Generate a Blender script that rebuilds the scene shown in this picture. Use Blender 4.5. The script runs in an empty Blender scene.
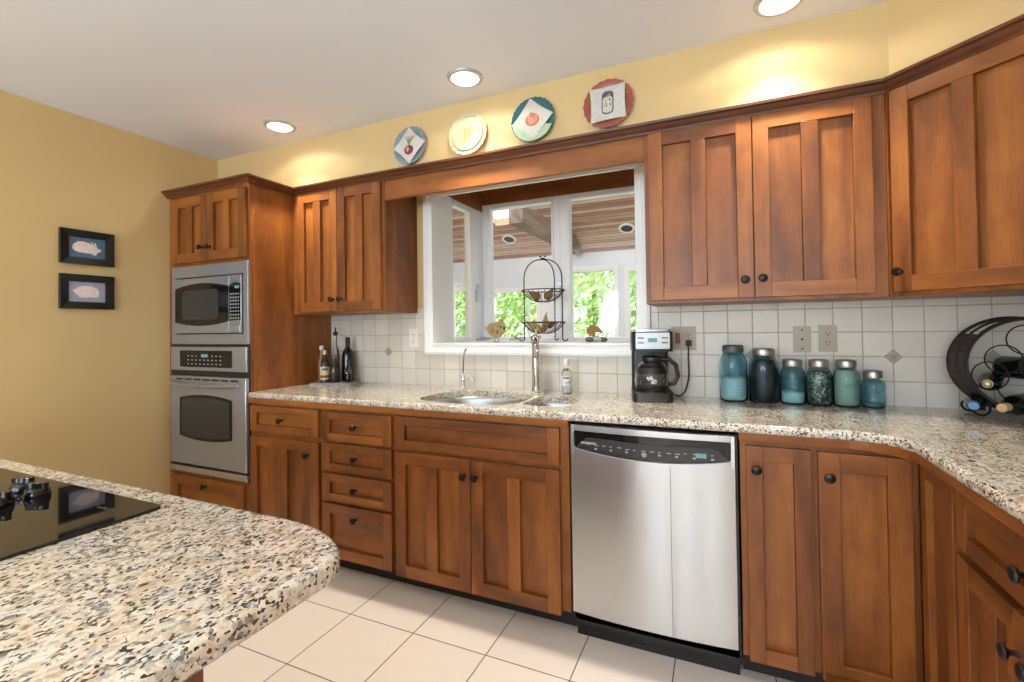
import bpy, math, random
from mathutils import Vector, Matrix
from mathutils.geometry import tessellate_polygon
random.seed(7)
SC = bpy.context.scene
COL = SC.collection
PI = math.pi

# ------------------------------------------------------------------ camera
cd = bpy.data.cameras.new('camera'); cam = bpy.data.objects.new('camera', cd); COL.objects.link(cam)
YAW, PITCH, ROLL = 0.4187, 0.0145, -0.0128
cd.sensor_width = 36; cd.lens = 469.9732 * 36 / 1024; cd.shift_y = -19.4847 / 1024; cd.clip_start = 0.02; cd.clip_end = 200
fw = Vector((-math.sin(YAW) * math.cos(PITCH), math.cos(YAW) * math.cos(PITCH), math.sin(PITCH)))
ri = Vector((math.cos(YAW), math.sin(YAW), 0)); up = ri.cross(fw)
r3 = ri * math.cos(ROLL) + up * math.sin(ROLL); u3 = up * math.cos(ROLL) - ri * math.sin(ROLL)
mw = Matrix.Identity(4)
for i in range(3):
    mw[i][0] = r3[i]; mw[i][1] = u3[i]; mw[i][2] = -fw[i]
mw.translation = Vector((3.1917, -2.4501, 1.2493)); cam.matrix_world = mw
SC.camera = cam

# ------------------------------------------------------------------ world, sun, exposure
vs = SC.view_settings
SC.display_settings.display_device = 'sRGB'
vs.view_transform = 'Standard'; vs.look = 'None'; vs.gamma = 1; vs.use_curve_mapping = False; vs.exposure = 0.10
w = bpy.data.worlds.new('sky'); SC.world = w; w.use_nodes = True
wn = w.node_tree; bg = wn.nodes['Background']
sky = wn.nodes.new('ShaderNodeTexSky'); sky.sky_type = 'HOSEK_WILKIE'; sky.turbidity = 6
sky.sun_direction = Vector((0.5, -0.5, 0.7)).normalized()
mixn = wn.nodes.new('ShaderNodeMix'); mixn.data_type = 'RGBA'; mixn.inputs[0].default_value = 0.75
wn.links.new(sky.outputs[0], mixn.inputs[6]); mixn.inputs[7].default_value = (1, 1, 1, 1)
wn.links.new(mixn.outputs[2], bg.inputs[0]); bg.inputs[1].default_value = 2.8
sd = bpy.data.lights.new('sun', 'SUN'); sd.energy = 9; sd.angle = 0.03; sd.color = (1, .96, .88)
so = bpy.data.objects.new('sun', sd); COL.objects.link(so)
so.rotation_euler = Vector((0.45, -0.62, 0.75)).to_track_quat('Z', 'Y').to_euler()

def area(name, loc, look, sx, sy, energy, col=(1, 1, 1)):
    l = bpy.data.lights.new(name, 'AREA'); l.shape = 'RECTANGLE'; l.size = sx; l.size_y = sy; l.energy = energy; l.color = col
    o = bpy.data.objects.new(name, l); COL.objects.link(o); o.location = loc
    o.rotation_euler = (Vector(look)).to_track_quat('-Z', 'Y').to_euler()
    return o
# daylight in the windows of the wall behind the camera
FWIN = [(.30, .68), (.95, 1.33), (1.72, 2.06), (2.36, 2.70), (3.02, 3.36), (3.68, 4.02)]
YF = -5.6
for a, b in FWIN:
    area('window_daylight', ((a + b) / 2, YF + .03, 1.5), (0, 1, 1.1), b - a, 1.5, 25, (.76, .89, 1))
# added lamp under the sunroom ceiling, standing in for daylight to brighten it
area('sunroom_fill', (1.2, 1.9, 3.5), (0, .25, -1), 4.5, 1.6, 130, (.95, .98, 1))
SPOT_E = 62
UNDER = 1

# ------------------------------------------------------------------ node helpers
class NT:
    def __init__(s, name):
        m = bpy.data.materials.new(name); m.use_nodes = True
        s.m = m; s.t = m.node_tree; s.t.nodes.clear()
        s.out = s.n('ShaderNodeOutputMaterial'); s.b = s.n('ShaderNodeBsdfPrincipled')
        s.t.links.new(s.b.outputs[0], s.out.inputs[0])
    def n(s, k, **kw):
        x = s.t.nodes.new(k)
        for a, b in kw.items(): setattr(x, a, b)
        return x
    def l(s, a, b): s.t.links.new(a, b)
    def put(s, sock, v):
        if hasattr(v, 'is_linked') or hasattr(v, 'links'): s.l(v, sock)
        elif v is not None:
            if isinstance(v, (tuple, list)) and len(v) == 3 and sock.type == 'RGBA': v = (*v, 1)
            sock.default_value = v
    def gc(s, scale=(1, 1, 1)):
        a = s.n('ShaderNodeAttribute', attribute_name='gc')
        mp = s.n('ShaderNodeMapping'); s.l(a.outputs['Vector'], mp.inputs[0]); mp.inputs['Scale'].default_value = scale
        return mp.outputs[0]
    def pr(s): return s.n('ShaderNodeAttribute', attribute_name='pr').outputs['Fac']
    def math(s, op, a, b=None, c=None):
        x = s.n('ShaderNodeMath', operation=op)
        s.put(x.inputs[0], a); s.put(x.inputs[1], b)
        if c is not None: s.put(x.inputs[2], c)
        return x.outputs[0]
    def noise(s, vec, scale, detail=3, rough=.55, dist=0):
        x = s.n('ShaderNodeTexNoise'); s.l(vec, x.inputs['Vector'])
        x.inputs['Scale'].default_value = scale; x.inputs['Detail'].default_value = detail
        x.inputs['Roughness'].default_value = rough; x.inputs['Distortion'].default_value = dist
        return x.outputs['Fac']
    def ramp(s, fac, stops, interp='LINEAR'):
        x = s.n('ShaderNodeValToRGB'); x.color_ramp.interpolation = interp
        e = x.color_ramp.elements
        while len(e) < len(stops): e.new(.5)
        for k, (p, c) in enumerate(stops):
            e[k].position = p; e[k].color = (*c, 1) if len(c) == 3 else c
        s.l(fac, x.inputs[0]); return x.outputs[0]
    def mix(s, f, a, b, mode='MIX'):
        x = s.n('ShaderNodeMix', data_type='RGBA', blend_type=mode)
        s.put(x.inputs[0], f); s.put(x.inputs[6], a); s.put(x.inputs[7], b); return x.outputs[2]
    def bump(s, h, strength=.2, dist=.01):
        x = s.n('ShaderNodeBump'); s.l(h, x.inputs['Height']); x.inputs['Strength'].default_value = strength
        x.inputs['Distance'].default_value = dist; s.l(x.outputs[0], s.b.inputs['Normal'])
    def set(s, **k):
        for a, v in k.items(): s.put(s.b.inputs[a.replace('_', ' ')], v)
        return s

def srgb(r, g, b):
    f = lambda c: (c / 255 / 12.92) if c / 255 <= .04045 else ((c / 255 + .055) / 1.055) ** 2.4
    return (f(r), f(g), f(b))
def plain(name, col, rough=.5, metal=0, var=.06, scale=30, **k):
    t = NT(name); v = t.noise(t.gc(), scale, 2)
    c0 = tuple(x * (1 - var) for x in col); c1 = tuple(min(1, x * (1 + var)) for x in col)
    t.set(Base_Color=t.ramp(v, [(.3, c0), (.7, c1)]), Roughness=rough, Metallic=metal, **k)
    return t.m
M = {}
def wood(name, dark, mid, light, rough=.36, knots=False, coat=.08):
    t = NT(name)
    wob = t.noise(t.gc((2.2, 2.2, .5)), 1.5, 2, .5, .3)
    sp = t.n('ShaderNodeSeparateXYZ'); t.l(t.gc(), sp.inputs[0])
    rad = t.math('ADD', t.math('ADD', sp.outputs['X'], sp.outputs['Y']), t.math('MULTIPLY', wob, .55))
    rings = t.math('PINGPONG', t.math('MULTIPLY', rad, 15), 1.0)
    big = t.noise(t.gc((3.5, 3.5, .7)), 1.8, 3, .5, .4)
    mot = t.noise(t.gc((9, 9, 5)), 2, 3, .6, .5)
    fine = t.noise(t.gc((190, 190, 6)), 1.2, 3, .6, .1)
    f = t.math('ADD', t.math('MULTIPLY', rings, .075), t.math('MULTIPLY', big, .42))
    f = t.math('ADD', f, t.math('MULTIPLY', fine, .17))
    f = t.math('ADD', f, t.math('MULTIPLY', mot, .20))
    f = t.math('ADD', f, t.math('MULTIPLY', t.math('SUBTRACT', t.pr(), .5), .11))
    c = t.ramp(f, [(.28, dark), (.45, mid), (.64, light)])
    if knots:
        vo = t.n('ShaderNodeTexVoronoi'); t.l(t.gc((6, 6, 2)), vo.inputs['Vector']); vo.inputs['Scale'].default_value = 1.3
        k = t.ramp(vo.outputs['Distance'], [(.05, (1, 1, 1)), (.12, (0, 0, 0))])
        c = t.mix(t.math('MULTIPLY', k, .75), c, tuple(x * .3 for x in dark))
    t.set(Base_Color=c, Roughness=t.math('ADD', t.math('MULTIPLY', fine, .14), rough), Coat_Weight=coat, Coat_Roughness=.22)
    t.bump(fine, .06, .002)
    return t.m
M['wood'] = wood('cherry_wood', (.10, .027, .005), (.235, .072, .012), (.42, .150, .025))
M['wood_pine'] = wood('knotty_pine', (.16, .05, .012), (.27, .09, .02), (.38, .15, .04), knots=True, coat=.1)
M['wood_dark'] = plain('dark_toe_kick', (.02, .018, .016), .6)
M['crown'] = wood('dark_cherry_moulding', (.06, .016, .006), (.115, .034, .011), (.19, .06, .018))
def planks():
    t = NT('ceiling_planks'); g = t.gc()
    sp = t.n('ShaderNodeSeparateXYZ'); t.l(g, sp.inputs[0])
    row = t.math('DIVIDE', sp.outputs['Y'], .062); fl = t.math('FLOOR', row); fr = t.math('FRACT', row)
    wn_ = t.n('ShaderNodeTexWhiteNoise', noise_dimensions='1D'); t.l(fl, wn_.inputs['W'])
    n1 = t.noise(t.gc((1.2, 12, 12)), 2.2, 4, .6, 1)
    f = t.math('ADD', t.math('MULTIPLY', n1, .6), t.math('MULTIPLY', wn_.outputs['Value'], .5))
    c = t.ramp(f, [(.2, (.28, .14, .09)), (.5, (.54, .33, .23)), (.8, (.76, .58, .46))])
    gr = t.math('LESS_THAN', fr, .09)
    c = t.mix(gr, c, (.06, .025, .012))
    t.set(Base_Color=c, Roughness=.5); return t.m
M['planks'] = planks()
M['beam'] = wood('old_beam', (.14, .10, .08), (.26, .19, .15), (.40, .31, .25), coat=0, rough=.6)

def granite():
    t = NT('granite')
    g0 = t.gc((1, .8, 1))
    dn = t.n('ShaderNodeTexNoise'); t.l(g0, dn.inputs['Vector']); dn.inputs['Scale'].default_value = 70; dn.inputs['Detail'].default_value = 3
    ad = t.n('ShaderNodeVectorMath', operation='MULTIPLY_ADD'); t.l(dn.outputs['Color'], ad.inputs[0]); ad.inputs[1].default_value = (.012,) * 3; t.l(g0, ad.inputs[2])
    def vor(scale, out='Color'):
        v = t.n('ShaderNodeTexVoronoi'); t.l(ad.outputs[0], v.inputs['Vector']); v.inputs['Scale'].default_value = scale
        return v.outputs[out]
    def sepr(c):
        s_ = t.n('ShaderNodeSeparateColor'); t.l(c, s_.inputs[0]); return s_.outputs
    a = sepr(vor(130)); b = sepr(vor(240)); c3 = sepr(vor(180))
    base = t.ramp(a[0], [(0, (.66, .60, .50)), (.25, (.80, .77, .71)), (.48, (.56, .43, .27)), (.58, (.74, .72, .69)), (.76, (.50, .51, .51)), (.86, (.86, .84, .79))], 'CONSTANT')
    cloud = t.noise(g0, 34, 5, .65, .3)
    base = t.mix(.58, base, t.ramp(cloud, [(.32, (.30, .30, .30)), (.41, (.66, .61, .52)), (.49, (.76, .70, .60)), (.56, (.48, .33, .17)), (.66, (.66, .57, .43))]))
    soft = t.noise(g0, 9, 3)
    base = t.mix(t.ramp(soft, [(.42, (0, 0, 0)), (.66, (.42, .42, .42))]), base, t.mix(.5, base, (.62, .46, .28)))
    cl = t.noise(g0, 26, 2)
    dsel = t.math('GREATER_THAN', t.math('ADD', b[1], t.math('MULTIPLY', cl, .9)), 1.20)
    dk = t.ramp(b[2], [(0, (.035, .035, .04)), (.4, (.16, .17, .18)), (.65, (.12, .07, .04)), (.85, (.28, .28, .28))], 'CONSTANT')
    base = t.mix(dsel, base, dk)
    gsel = t.math('GREATER_THAN', t.math('ADD', c3[0], t.math('MULTIPLY', t.noise(g0, 20, 2), .8)), 1.20)
    base = t.mix(t.math('MULTIPLY', gsel, .55), base, (.30, .32, .33))
    t.set(Base_Color=base, Roughness=.13, Coat_Weight=.3, Coat_Roughness=.05); return t.m
M['granite'] = granite()

def tiles(name, sx, sz, ox, oz, ax, az, gw, col, grout, var, rough=.3):
    t = NT(name); g = t.gc(); sp = t.n('ShaderNodeSeparateXYZ'); t.l(g, sp.inputs[0])
    wob = t.math('MULTIPLY', t.math('SUBTRACT', t.noise(t.gc(), 22, 2), .5), .003 if rough > .3 else 0.0)
    u = t.math('DIVIDE', t.math('ADD', t.math('SUBTRACT', sp.outputs[ax], ox), wob), sx)
    v = t.math('DIVIDE', t.math('ADD', t.math('SUBTRACT', sp.outputs[az], oz), wob), sz)
    def edge(q, s_): 
        fr = t.math('FRACT', q); return t.math('MINIMUM', fr, t.math('SUBTRACT', 1, fr))
    e = t.math('MINIMUM', t.math('MULTIPLY', edge(u, sx), sx), t.math('MULTIPLY', edge(v, sz), sz))
    mk = t.ramp(t.math('DIVIDE', e, gw), [(.35, (1, 1, 1)), (.55, (0, 0, 0))])
    cb = t.n('ShaderNodeCombineXYZ'); t.l(t.math('FLOOR', u), cb.inputs[0]); t.l(t.math('FLOOR', v), cb.inputs[1])
    wn_ = t.n('ShaderNodeTexWhiteNoise', noise_dimensions='2D'); t.l(cb.outputs[0], wn_.inputs['Vector'])
    n_ = t.noise(t.gc(), 14, 4, .6)
    f = t.math('ADD', t.math('MULTIPLY', wn_.outputs['Value'], .5), t.math('MULTIPLY', n_, .5))
    c0 = tuple(x * (1 - var) for x in col); c1 = tuple(min(1, x * (1 + var)) for x in col)
    c = t.mix(mk, t.ramp(f, [(.25, c0), (.75, c1)]), grout)
    t.set(Base_Color=c, Roughness=t.math('ADD', t.math('MULTIPLY', mk, .5), rough))
    h = t.math('SUBTRACT', t.math('MULTIPLY', n_, .25), t.ramp(t.math('DIVIDE', e, gw), [(.3, (1, 1, 1)), (1.6, (0, 0, 0))]))
    t.bump(h, .5, .0025)
    return t.m
M['backsplash'] = tiles('cream_wall_tile', .1046, .1046, 3.4284, .901, 'X', 'Z', .0032, (.62, .59, .53), (.34, .31, .25), .06, .34)
M['floor'] = tiles('floor_tile', .3335, .3335, 1.6786, -.8374, 'X', 'Y', .0042, (.82, .75, .70), (.06, .045, .035), .025, .22)
def wallpaint(name, col, sc=260, st=.05):
    t = NT(name); n_ = t.noise(t.gc(), sc, 2); b_ = t.noise(t.gc(), 1.5, 2)
    t.set(Base_Color=t.ramp(b_, [(.3, tuple(x * .985 for x in col)), (.7, tuple(min(1, x * 1.015) for x in col))]), Roughness=.6)
    t.bump(n_, st, .002); return t.m
M['yellow'] = wallpaint('yellow_paint', (.66, .49, .235))
M['ceiling'] = wallpaint('white_ceiling', (.79, .83, .90), 120, .12)
M['white'] = plain('white_paint', (.88, .89, .90), .4, var=.01)
M['offwhite'] = plain('sunroom_white', (.78, .81, .84), .6, var=.01)
def steel(name, base, rough, an, rot=0, met=1.0):
    t = NT(name)
    n_ = t.noise(t.gc((3, 3, 260)), 2, 2)
    tg = t.n('ShaderNodeTangent', direction_type='RADIAL', axis='Z')
    t.set(Base_Color=t.ramp(n_, [(.3, tuple(x * .95 for x in base)), (.7, base)]), Metallic=met, Roughness=rough, Anisotropic=an, Anisotropic_Rotation=rot, Tangent=tg.outputs[0])
    return t.m
M['steel'] = steel('brushed_steel', (.55, .57, .59), .20, .85, .25, .85)
M['steel_dark'] = steel('oven_steel', (.42, .46, .54), .30, .7, .25, .72)
M['sinksteel'] = plain('sink_steel', (.46, .50, .54), .32, 1, .03)
M['chrome'] = plain('chrome', (.78, .79, .8), .08, 1, .01)
M['blackgloss'] = plain('black_gloss', (.008, .008, .009), .06, 0, .01)
M['blackglass'] = plain('cooktop_glass', (.006, .006, .007), .03, 0, .01, Specular_IOR_Level=.65)
M['black'] = plain('black_plastic', (.012, .012, .013), .35)
M['panelgrey'] = plain('dark_panel', (.035, .035, .038), .3)
M['keys'] = plain('pale_key_print', (.40, .41, .42), .5)
M['bronze'] = plain('bronze_knob', (.022, .018, .017), .28, .6)
M['iron'] = plain('wrought_iron', (.018, .017, .018), .45, .4)
M['almond'] = plain('almond_plate', (.40, .36, .265), .4, var=.02)
M['almond_dark'] = plain('slot_dark', (.03, .025, .02), .5)
M['whiteplate'] = plain('white_plate', (.72, .72, .70), .35, var=.01)
M['silverplastic'] = plain('silver_plastic', (.50, .55, .61), .28, .6)
M['lidzinc'] = plain('zinc_lid', (.42, .42, .40), .3, .9, .12, 60)
M['lidgrey'] = plain('old_grey_lid', (.10, .11, .11), .5, .5)
M['wicker'] = plain('dark_wicker', (.05, .035, .028), .6, var=.3, scale=90)
M['terracotta'] = plain('deco', (.42, .37, .29), .5)
M['deco_line'] = plain('deco_line', (.24, .20, .14), .5)
def glass(name, col, rough=.02, ior=1.45):
    t = NT(name); t.set(Base_Color=col, Roughness=rough, IOR=ior, Transmission_Weight=1.0); return t.m
M['teal'] = glass('teal_jar_glass', (.60, .84, .91), .03, 1.3)
M['clear'] = glass('clear_glass', (.93, .95, .95), .02)
M['darkbottle'] = plain('dark_bottle', (.006, .008, .007), .06, var=.01)
M['bluefoil'] = plain('blue_foil', (.06, .20, .42), .35)
M['cork'] = plain('tan_foil', (.62, .40, .22), .45)
M['goldring'] = plain('gold_ring', (.45, .38, .22), .3, .6)
def pane():
    t = NT('window_glass'); t.t.nodes.remove(t.b)
    tr = t.n('ShaderNodeBsdfTransparent'); gl = t.n('ShaderNodeBsdfGlossy'); gl.inputs['Roughness'].default_value = .02
    lw = t.n('ShaderNodeLayerWeight'); fr_ = t.math('MULTIPLY_ADD', t.math('POWER', lw.outputs['Facing'], 4), .5, .03)
    mx = t.n('ShaderNodeMixShader'); t.l(fr_, mx.inputs[0]); t.l(tr.outputs[0], mx.inputs[1]); t.l(gl.outputs[0], mx.inputs[2])
    t.l(mx.outputs[0], t.out.inputs[0]); return t.m
M['pane'] = pane()
def emit(name, col, s_):
    t = NT(name); t.set(Base_Color=col, Emission_Color=(*col, 1), Emission_Strength=s_); return t.m
M['lens'] = emit('lamp_lens', (1, .97, .92), 6)
M['display'] = emit('lit_display', (.12, .30, .34), .25)
def leaf():
    t = NT('leaf'); c = t.ramp(t.pr(), [(0, (.22, .42, .10)), (.5, (.42, .62, .22)), (1, (.62, .76, .40))])
    t.t.nodes.remove(t.b)
    d = t.n('ShaderNodeBsdfDiffuse'); tl = t.n('ShaderNodeBsdfTranslucent'); mx = t.n('ShaderNodeMixShader')
    t.l(c, d.inputs[0]); t.l(c, tl.inputs[0]); mx.inputs[0].default_value = .5
    t.l(d.outputs[0], mx.inputs[1]); t.l(tl.outputs[0], mx.inputs[2]); t.l(mx.outputs[0], t.out.inputs[0]); return t.m
M['leaf'] = leaf()
M['bark'] = plain('bark', (.12, .09, .06), .8, var=.3)
M['grass'] = plain('lawn', (.16, .30, .06), .9, var=.3, scale=6)
for nm, c, r in [('cream_salt', (.80, .84, .80), .7), ('berry', (.022, .012, .022), .4), ('milk', (.75, .82, .78), .6), ('beans_a', (.30, .27, .20), .5), ('grain', (.62, .58, .42), .6),
                 ('frame_black', (.006, .008, .009), .25), ('print_blue', (.08, .18, .32), .4), ('print_lilac', (.36, .40, .56), .4), ('pink_fur', (.90, .78, .76), .6), ('white_fur', (.75, .73, .70), .6),
                 ('china', (.62, .61, .58), .15), ('china_cream', (.62, .57, .38), .15), ('china_blue', (.20, .30, .36), .2), ('china_teal', (.03, .13, .15), .2), ('china_red', (.36, .10, .075), .2),
                 ('paint_plum', (.20, .045, .05), .3), ('paint_green', (.22, .32, .16), .3), ('paint_peach', (.66, .42, .18), .3), ('paint_orange', (.62, .19, .09), .3), ('paint_pink', (.70, .36, .28), .3), ('paint_grey', (.12, .12, .15), .3), ('paint_palegreen', (.40, .55, .38), .3),
                 ('gourd', (.23, .13, .035), .5), ('gourd_tan', (.42, .28, .12), .5), ('hen', (.46, .30, .13), .6), ('hen_spot', (.06, .03, .02), .6), ('hen_wing', (.55, .34, .18), .6),
                 ('bear', (.34, .17, .05), .5), ('stone_w', (.60, .58, .57), .6), ('stone_g', (.16, .13, .12), .6), ('label_cream', (.66, .52, .28), .5), ('label_red', (.20, .04, .03), .5), ('label_white', (.72, .73, .74), .4), ('label_dark', (.10, .12, .14), .5),
                 ('amber', (.20, .10, .03), .1), ('tray', (.33, .32, .34), .35), ('vinegar', (.03, .025, .02), .08), ('rubber', (.01, .01, .01), .6), ('caulk', (.5, .47, .4), .6), ('white_cap', (.7, .7, .68), .4)]:
    M[nm] = plain(nm, c, r, 0, .08, 60)
def beans():
    t = NT('mixed_beans'); v = t.n('ShaderNodeTexVoronoi'); t.l(t.gc(), v.inputs['Vector']); v.inputs['Scale'].default_value = 120
    s_ = t.n('ShaderNodeSeparateColor'); t.l(v.outputs['Color'], s_.inputs[0])
    t.set(Base_Color=t.ramp(s_.outputs[0], [(0, (.05, .025, .015)), (.3, (.45, .36, .24)), (.5, (.20, .09, .04)), (.7, (.60, .52, .40)), (.85, (.10, .07, .05))], 'CONSTANT'), Roughness=.5)
    t.bump(v.outputs['Distance'], .5, .004); return t.m
M['beans'] = beans()

# ------------------------------------------------------------------ mesh helpers
class MB:
    def __init__(s): s.v = []; s.f = []; s.mi = []; s.gc = []; s.pr = []; s.M = None
    def add(s, vs_, fs, mat=0, grain=None):
        o = len(s.v); r = random.random()
        if grain is None: off = Vector((0, 0, 0))
        else: off = Vector((random.uniform(0, 20), random.uniform(0, 20), random.uniform(0, 20)))
        for p in vs_:
            p = Vector(p); q = p
            if grain == 'x': q = Vector((p.z, p.y, p.x))
            elif grain == 'y': q = Vector((p.x, p.z, p.y))
            if s.M is not None: p = s.M @ p
            if grain is None: q = p
            s.v.append(p); s.gc.append(q + off); s.pr.append(r)
        for f in fs: s.f.append([o + i for i in f]); s.mi.append(mat)
        return s
    def box(s, x0, x1, y0, y1, z0, z1, mat=0, grain=None):
        v = [(x, y, z) for z in (z0, z1) for y in (y0, y1) for x in (x0, x1)]
        return s.add(v, [(0, 2, 3, 1), (4, 5, 7, 6), (0, 1, 5, 4), (2, 6, 7, 3), (0, 4, 6, 2), (1, 3, 7, 5)], mat, grain)
    def lathe(s, prof, c=(0, 0, 0), axis='z', n=24, mat=0, a0=0, wob=None, sx=1, sy=1, rot=None):
        vs_ = []; fs = []; R = rot
        for (r, z) in prof:
            for k in range(n):
                a = 2 * PI * k / n + a0; rr = r * (wob(a) if wob else 1)
                p = Vector((rr * math.cos(a) * sx, rr * math.sin(a) * sy, z))
                if axis == 'y': p = Vector((p.x, -p.z, p.y))      # +profile z goes to -y
                elif axis == 'x': p = Vector((p.z, p.y, -p.x))
                if R is not None: p = R @ p
                vs_.append(p + Vector(c))
        m = len(prof)
        for i in range(m - 1):
            for k in range(n):
                k2 = (k + 1) % n
                fs.append((i * n + k, i * n + k2, (i + 1) * n + k2, (i + 1) * n + k))
        if prof[0][0] > 1e-6: fs.append(tuple(range(n - 1, -1, -1)))
        if prof[-1][0] > 1e-6: fs.append(tuple((m - 1) * n + k for k in range(n)))
        return s.add(vs_, fs, mat)
    def cyl(s, p0, p1, r0, r1=None, n=12, mat=0):
        r1 = r0 if r1 is None else r1; p0 = Vector(p0); p1 = Vector(p1); d = p1 - p0
        q = d.to_track_quat('Z', 'Y').to_matrix()
        return s.lathe([(r0, 0), (r1, d.length)], p0, n=n, mat=mat, rot=q)
    def tube(s, pts, r, n=8, mat=0, closed=False):
        pts = [Vector(p) for p in pts]; m = len(pts); vs_ = []; fs = []
        rf = r if callable(r) else (lambda t: r)
        prevn = None
        for i, p in enumerate(pts):
            if closed: d = pts[(i + 1) % m] - pts[i - 1]
            else: d = pts[min(i + 1, m - 1)] - pts[max(i - 1, 0)]
            d = d.normalized() if d.length > 1e-9 else Vector((0, 0, 1))
            if prevn is None:
                a = Vector((0, 0, 1)) if abs(d.z) < .9 else Vector((1, 0, 0)); nn = d.cross(a).normalized()
            else:
                nn = prevn - d * prevn.dot(d); nn = nn.normalized() if nn.length > 1e-6 else prevn
            prevn = nn; bb = d.cross(nn)
            for k in range(n):
                a = 2 * PI * k / n; vs_.append(p + (nn * math.cos(a) + bb * math.sin(a)) * rf(i / max(1, m - 1)))
        for i in range(m if closed else m - 1):
            j = (i + 1) % m
            for k in range(n): fs.append((i * n + k, i * n + (k + 1) % n, j * n + (k + 1) % n, j * n + k))
        if not closed: fs.append(tuple(range(n - 1, -1, -1))); fs.append(tuple((m - 1) * n + k for k in range(n)))
        return s.add(vs_, fs, mat)
    def prism(s, poly, h0, h1, plane='xy', mat=0, grain=None):
        n = len(poly)
        def P(a, b, h): return (a, b, h) if plane == 'xy' else ((a, h, b) if plane == 'xz' else (h, a, b))
        vs_ = [P(a, b, h0) for a, b in poly] + [P(a, b, h1) for a, b in poly]
        tri = tessellate_polygon([[Vector((a, b, 0)) for a, b in poly]])
        fs = [tuple(t) for t in tri] + [tuple(n + i for i in t)[::-1] for t in tri]
        fs += [(i, (i + 1) % n, n + (i + 1) % n, n + i) for i in range(n)]
        return s.add(vs_, fs, mat, grain)
    def ico(s, c, r, mat=0, n=14, sc=(1, 1, 1), rot=None):
        prof = [(math.sin(PI * i / n) * r, -math.cos(PI * i / n) * r) for i in range(n + 1)]
        prof[0] = (0, -r); prof[-1] = (0, r)
        R = (rot or Matrix.Identity(3)) @ Matrix.Diagonal(sc)
        return s.lathe(prof, c, n=max(8, n), mat=mat, rot=R)

ORG = {}
def obj(name, mb, mats, parent=None, bevel=0, kind=None, label=None, seg=2, angle=35):
    me = bpy.data.meshes.new(name)
    off = ORG.get(parent.name, Vector((0, 0, 0))) if parent else Vector((0, 0, 0))
    me.from_pydata([tuple(p - off) for p in mb.v], [], mb.f)
    mats = mats if isinstance(mats, (list, tuple)) else [mats]
    for m in mats: me.materials.append(M[m])
    me.polygons.foreach_set('material_index', mb.mi)
    a = me.attributes.new('gc', 'FLOAT_VECTOR', 'POINT'); a.data.foreach_set('vector', [c for q in mb.gc for c in q])
    a = me.attributes.new('pr', 'FLOAT', 'POINT'); a.data.foreach_set('value', mb.pr)
    import bmesh
    bm = bmesh.new(); bm.from_mesh(me); bmesh.ops.recalc_face_normals(bm, faces=bm.faces); bm.to_mesh(me); bm.free()
    me.polygons.foreach_set('use_smooth', [True] * len(me.polygons))
    me.set_sharp_from_angle(angle=math.radians(angle))
    o = bpy.data.objects.new(name, me); COL.objects.link(o)
    if parent: o.parent = parent; ORG[o.name] = off
    if bevel:
        b = o.modifiers.new('bevel', 'BEVEL'); b.width = bevel; b.segments = seg; b.limit_method = 'ANGLE'; b.angle_limit = math.radians(40)
        b.harden_normals = False
    if kind: o['kind'] = kind
    if label: o['label'] = label
    return o
def thing(name, label, cat, loc, rz=0, group=None, local=False):
    o = bpy.data.objects.new(name, None); COL.objects.link(o); o.location = loc; o.rotation_euler = (0, 0, rz); o.empty_display_size = .05
    o['label'] = label; o['category'] = cat
    if group: o['group'] = group
    ORG[o.name] = Vector((0, 0, 0)) if local else Vector(loc)
    return o
def tag(o, label, cat, group=None):
    o['label'] = label; o['category'] = cat
    if group: o['group'] = group
    return o
def single(name, mb, mats, label, cat, org, group=None, **k):
    """a thing that is one mesh, origin at org"""
    mb.v = [p - Vector(org) for p in mb.v]
    o = obj(name, mb, mats, **k); o.location = org; return tag(o, label, cat, group)
def S(name, mb, mats, parent=None, **k): return obj(name, mb, mats, parent, kind=None if parent else 'structure', **k)

def offset_poly(poly, d):
    """move each vertex of a CCW polygon outward by d"""
    n = len(poly); out = []
    for i in range(n):
        p0 = Vector(poly[i - 1]); p1 = Vector(poly[i]); p2 = Vector(poly[(i + 1) % n])
        e1 = (p1 - p0).normalized(); e2 = (p2 - p1).normalized()
        n1 = Vector((e1.y, -e1.x)); n2 = Vector((e2.y, -e2.x)); m = (n1 + n2)
        m = m / max(.3, (m.length_squared / 2)) if m.length > 1e-6 else n1
        out.append(tuple(p1 + m * d))
    return out
def slab(mb, poly, z0, z1, r, holes=(), mat=0):
    prof = [(-r, z1)] + [(-r + r * math.sin(a * PI / 12), z1 - r + r * math.cos(a * PI / 12)) for a in range(1, 7)]
    rb = r * .5
    prof += [(0, z0 + rb), (-rb * .4, z0 + rb * .3), (-rb, z0)]
    rings = [offset_poly(poly, d) for d, z in prof]; n = len(poly)
    vs_ = [(x, y, prof[i][1]) for i, rg in enumerate(rings) for x, y in rg]; fs = []
    for i in range(len(prof) - 1):
        for k in range(n): fs.append((i * n + k, i * n + (k + 1) % n, (i + 1) * n + (k + 1) % n, (i + 1) * n + k))
    mb.add(vs_, fs, mat)
    for rg, z, fl in ((rings[0], z1, False), (rings[-1], z0, True)):
        loops = [[Vector((x, y, 0)) for x, y in rg]] + [[Vector((x, y, 0)) for x, y in h] for h in holes]
        flat = [(p.x, p.y, z) for l_ in loops for p in l_]
        mb.add(flat, [tuple(t) for t in tessellate_polygon(loops)], mat)
    for h in holes:
        m = len(h); mb.add([(x, y, z1) for x, y in h] + [(x, y, z0) for x, y in h], [(k, (k + 1) % m, m + (k + 1) % m, m + k) for k in range(m)], mat)
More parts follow.
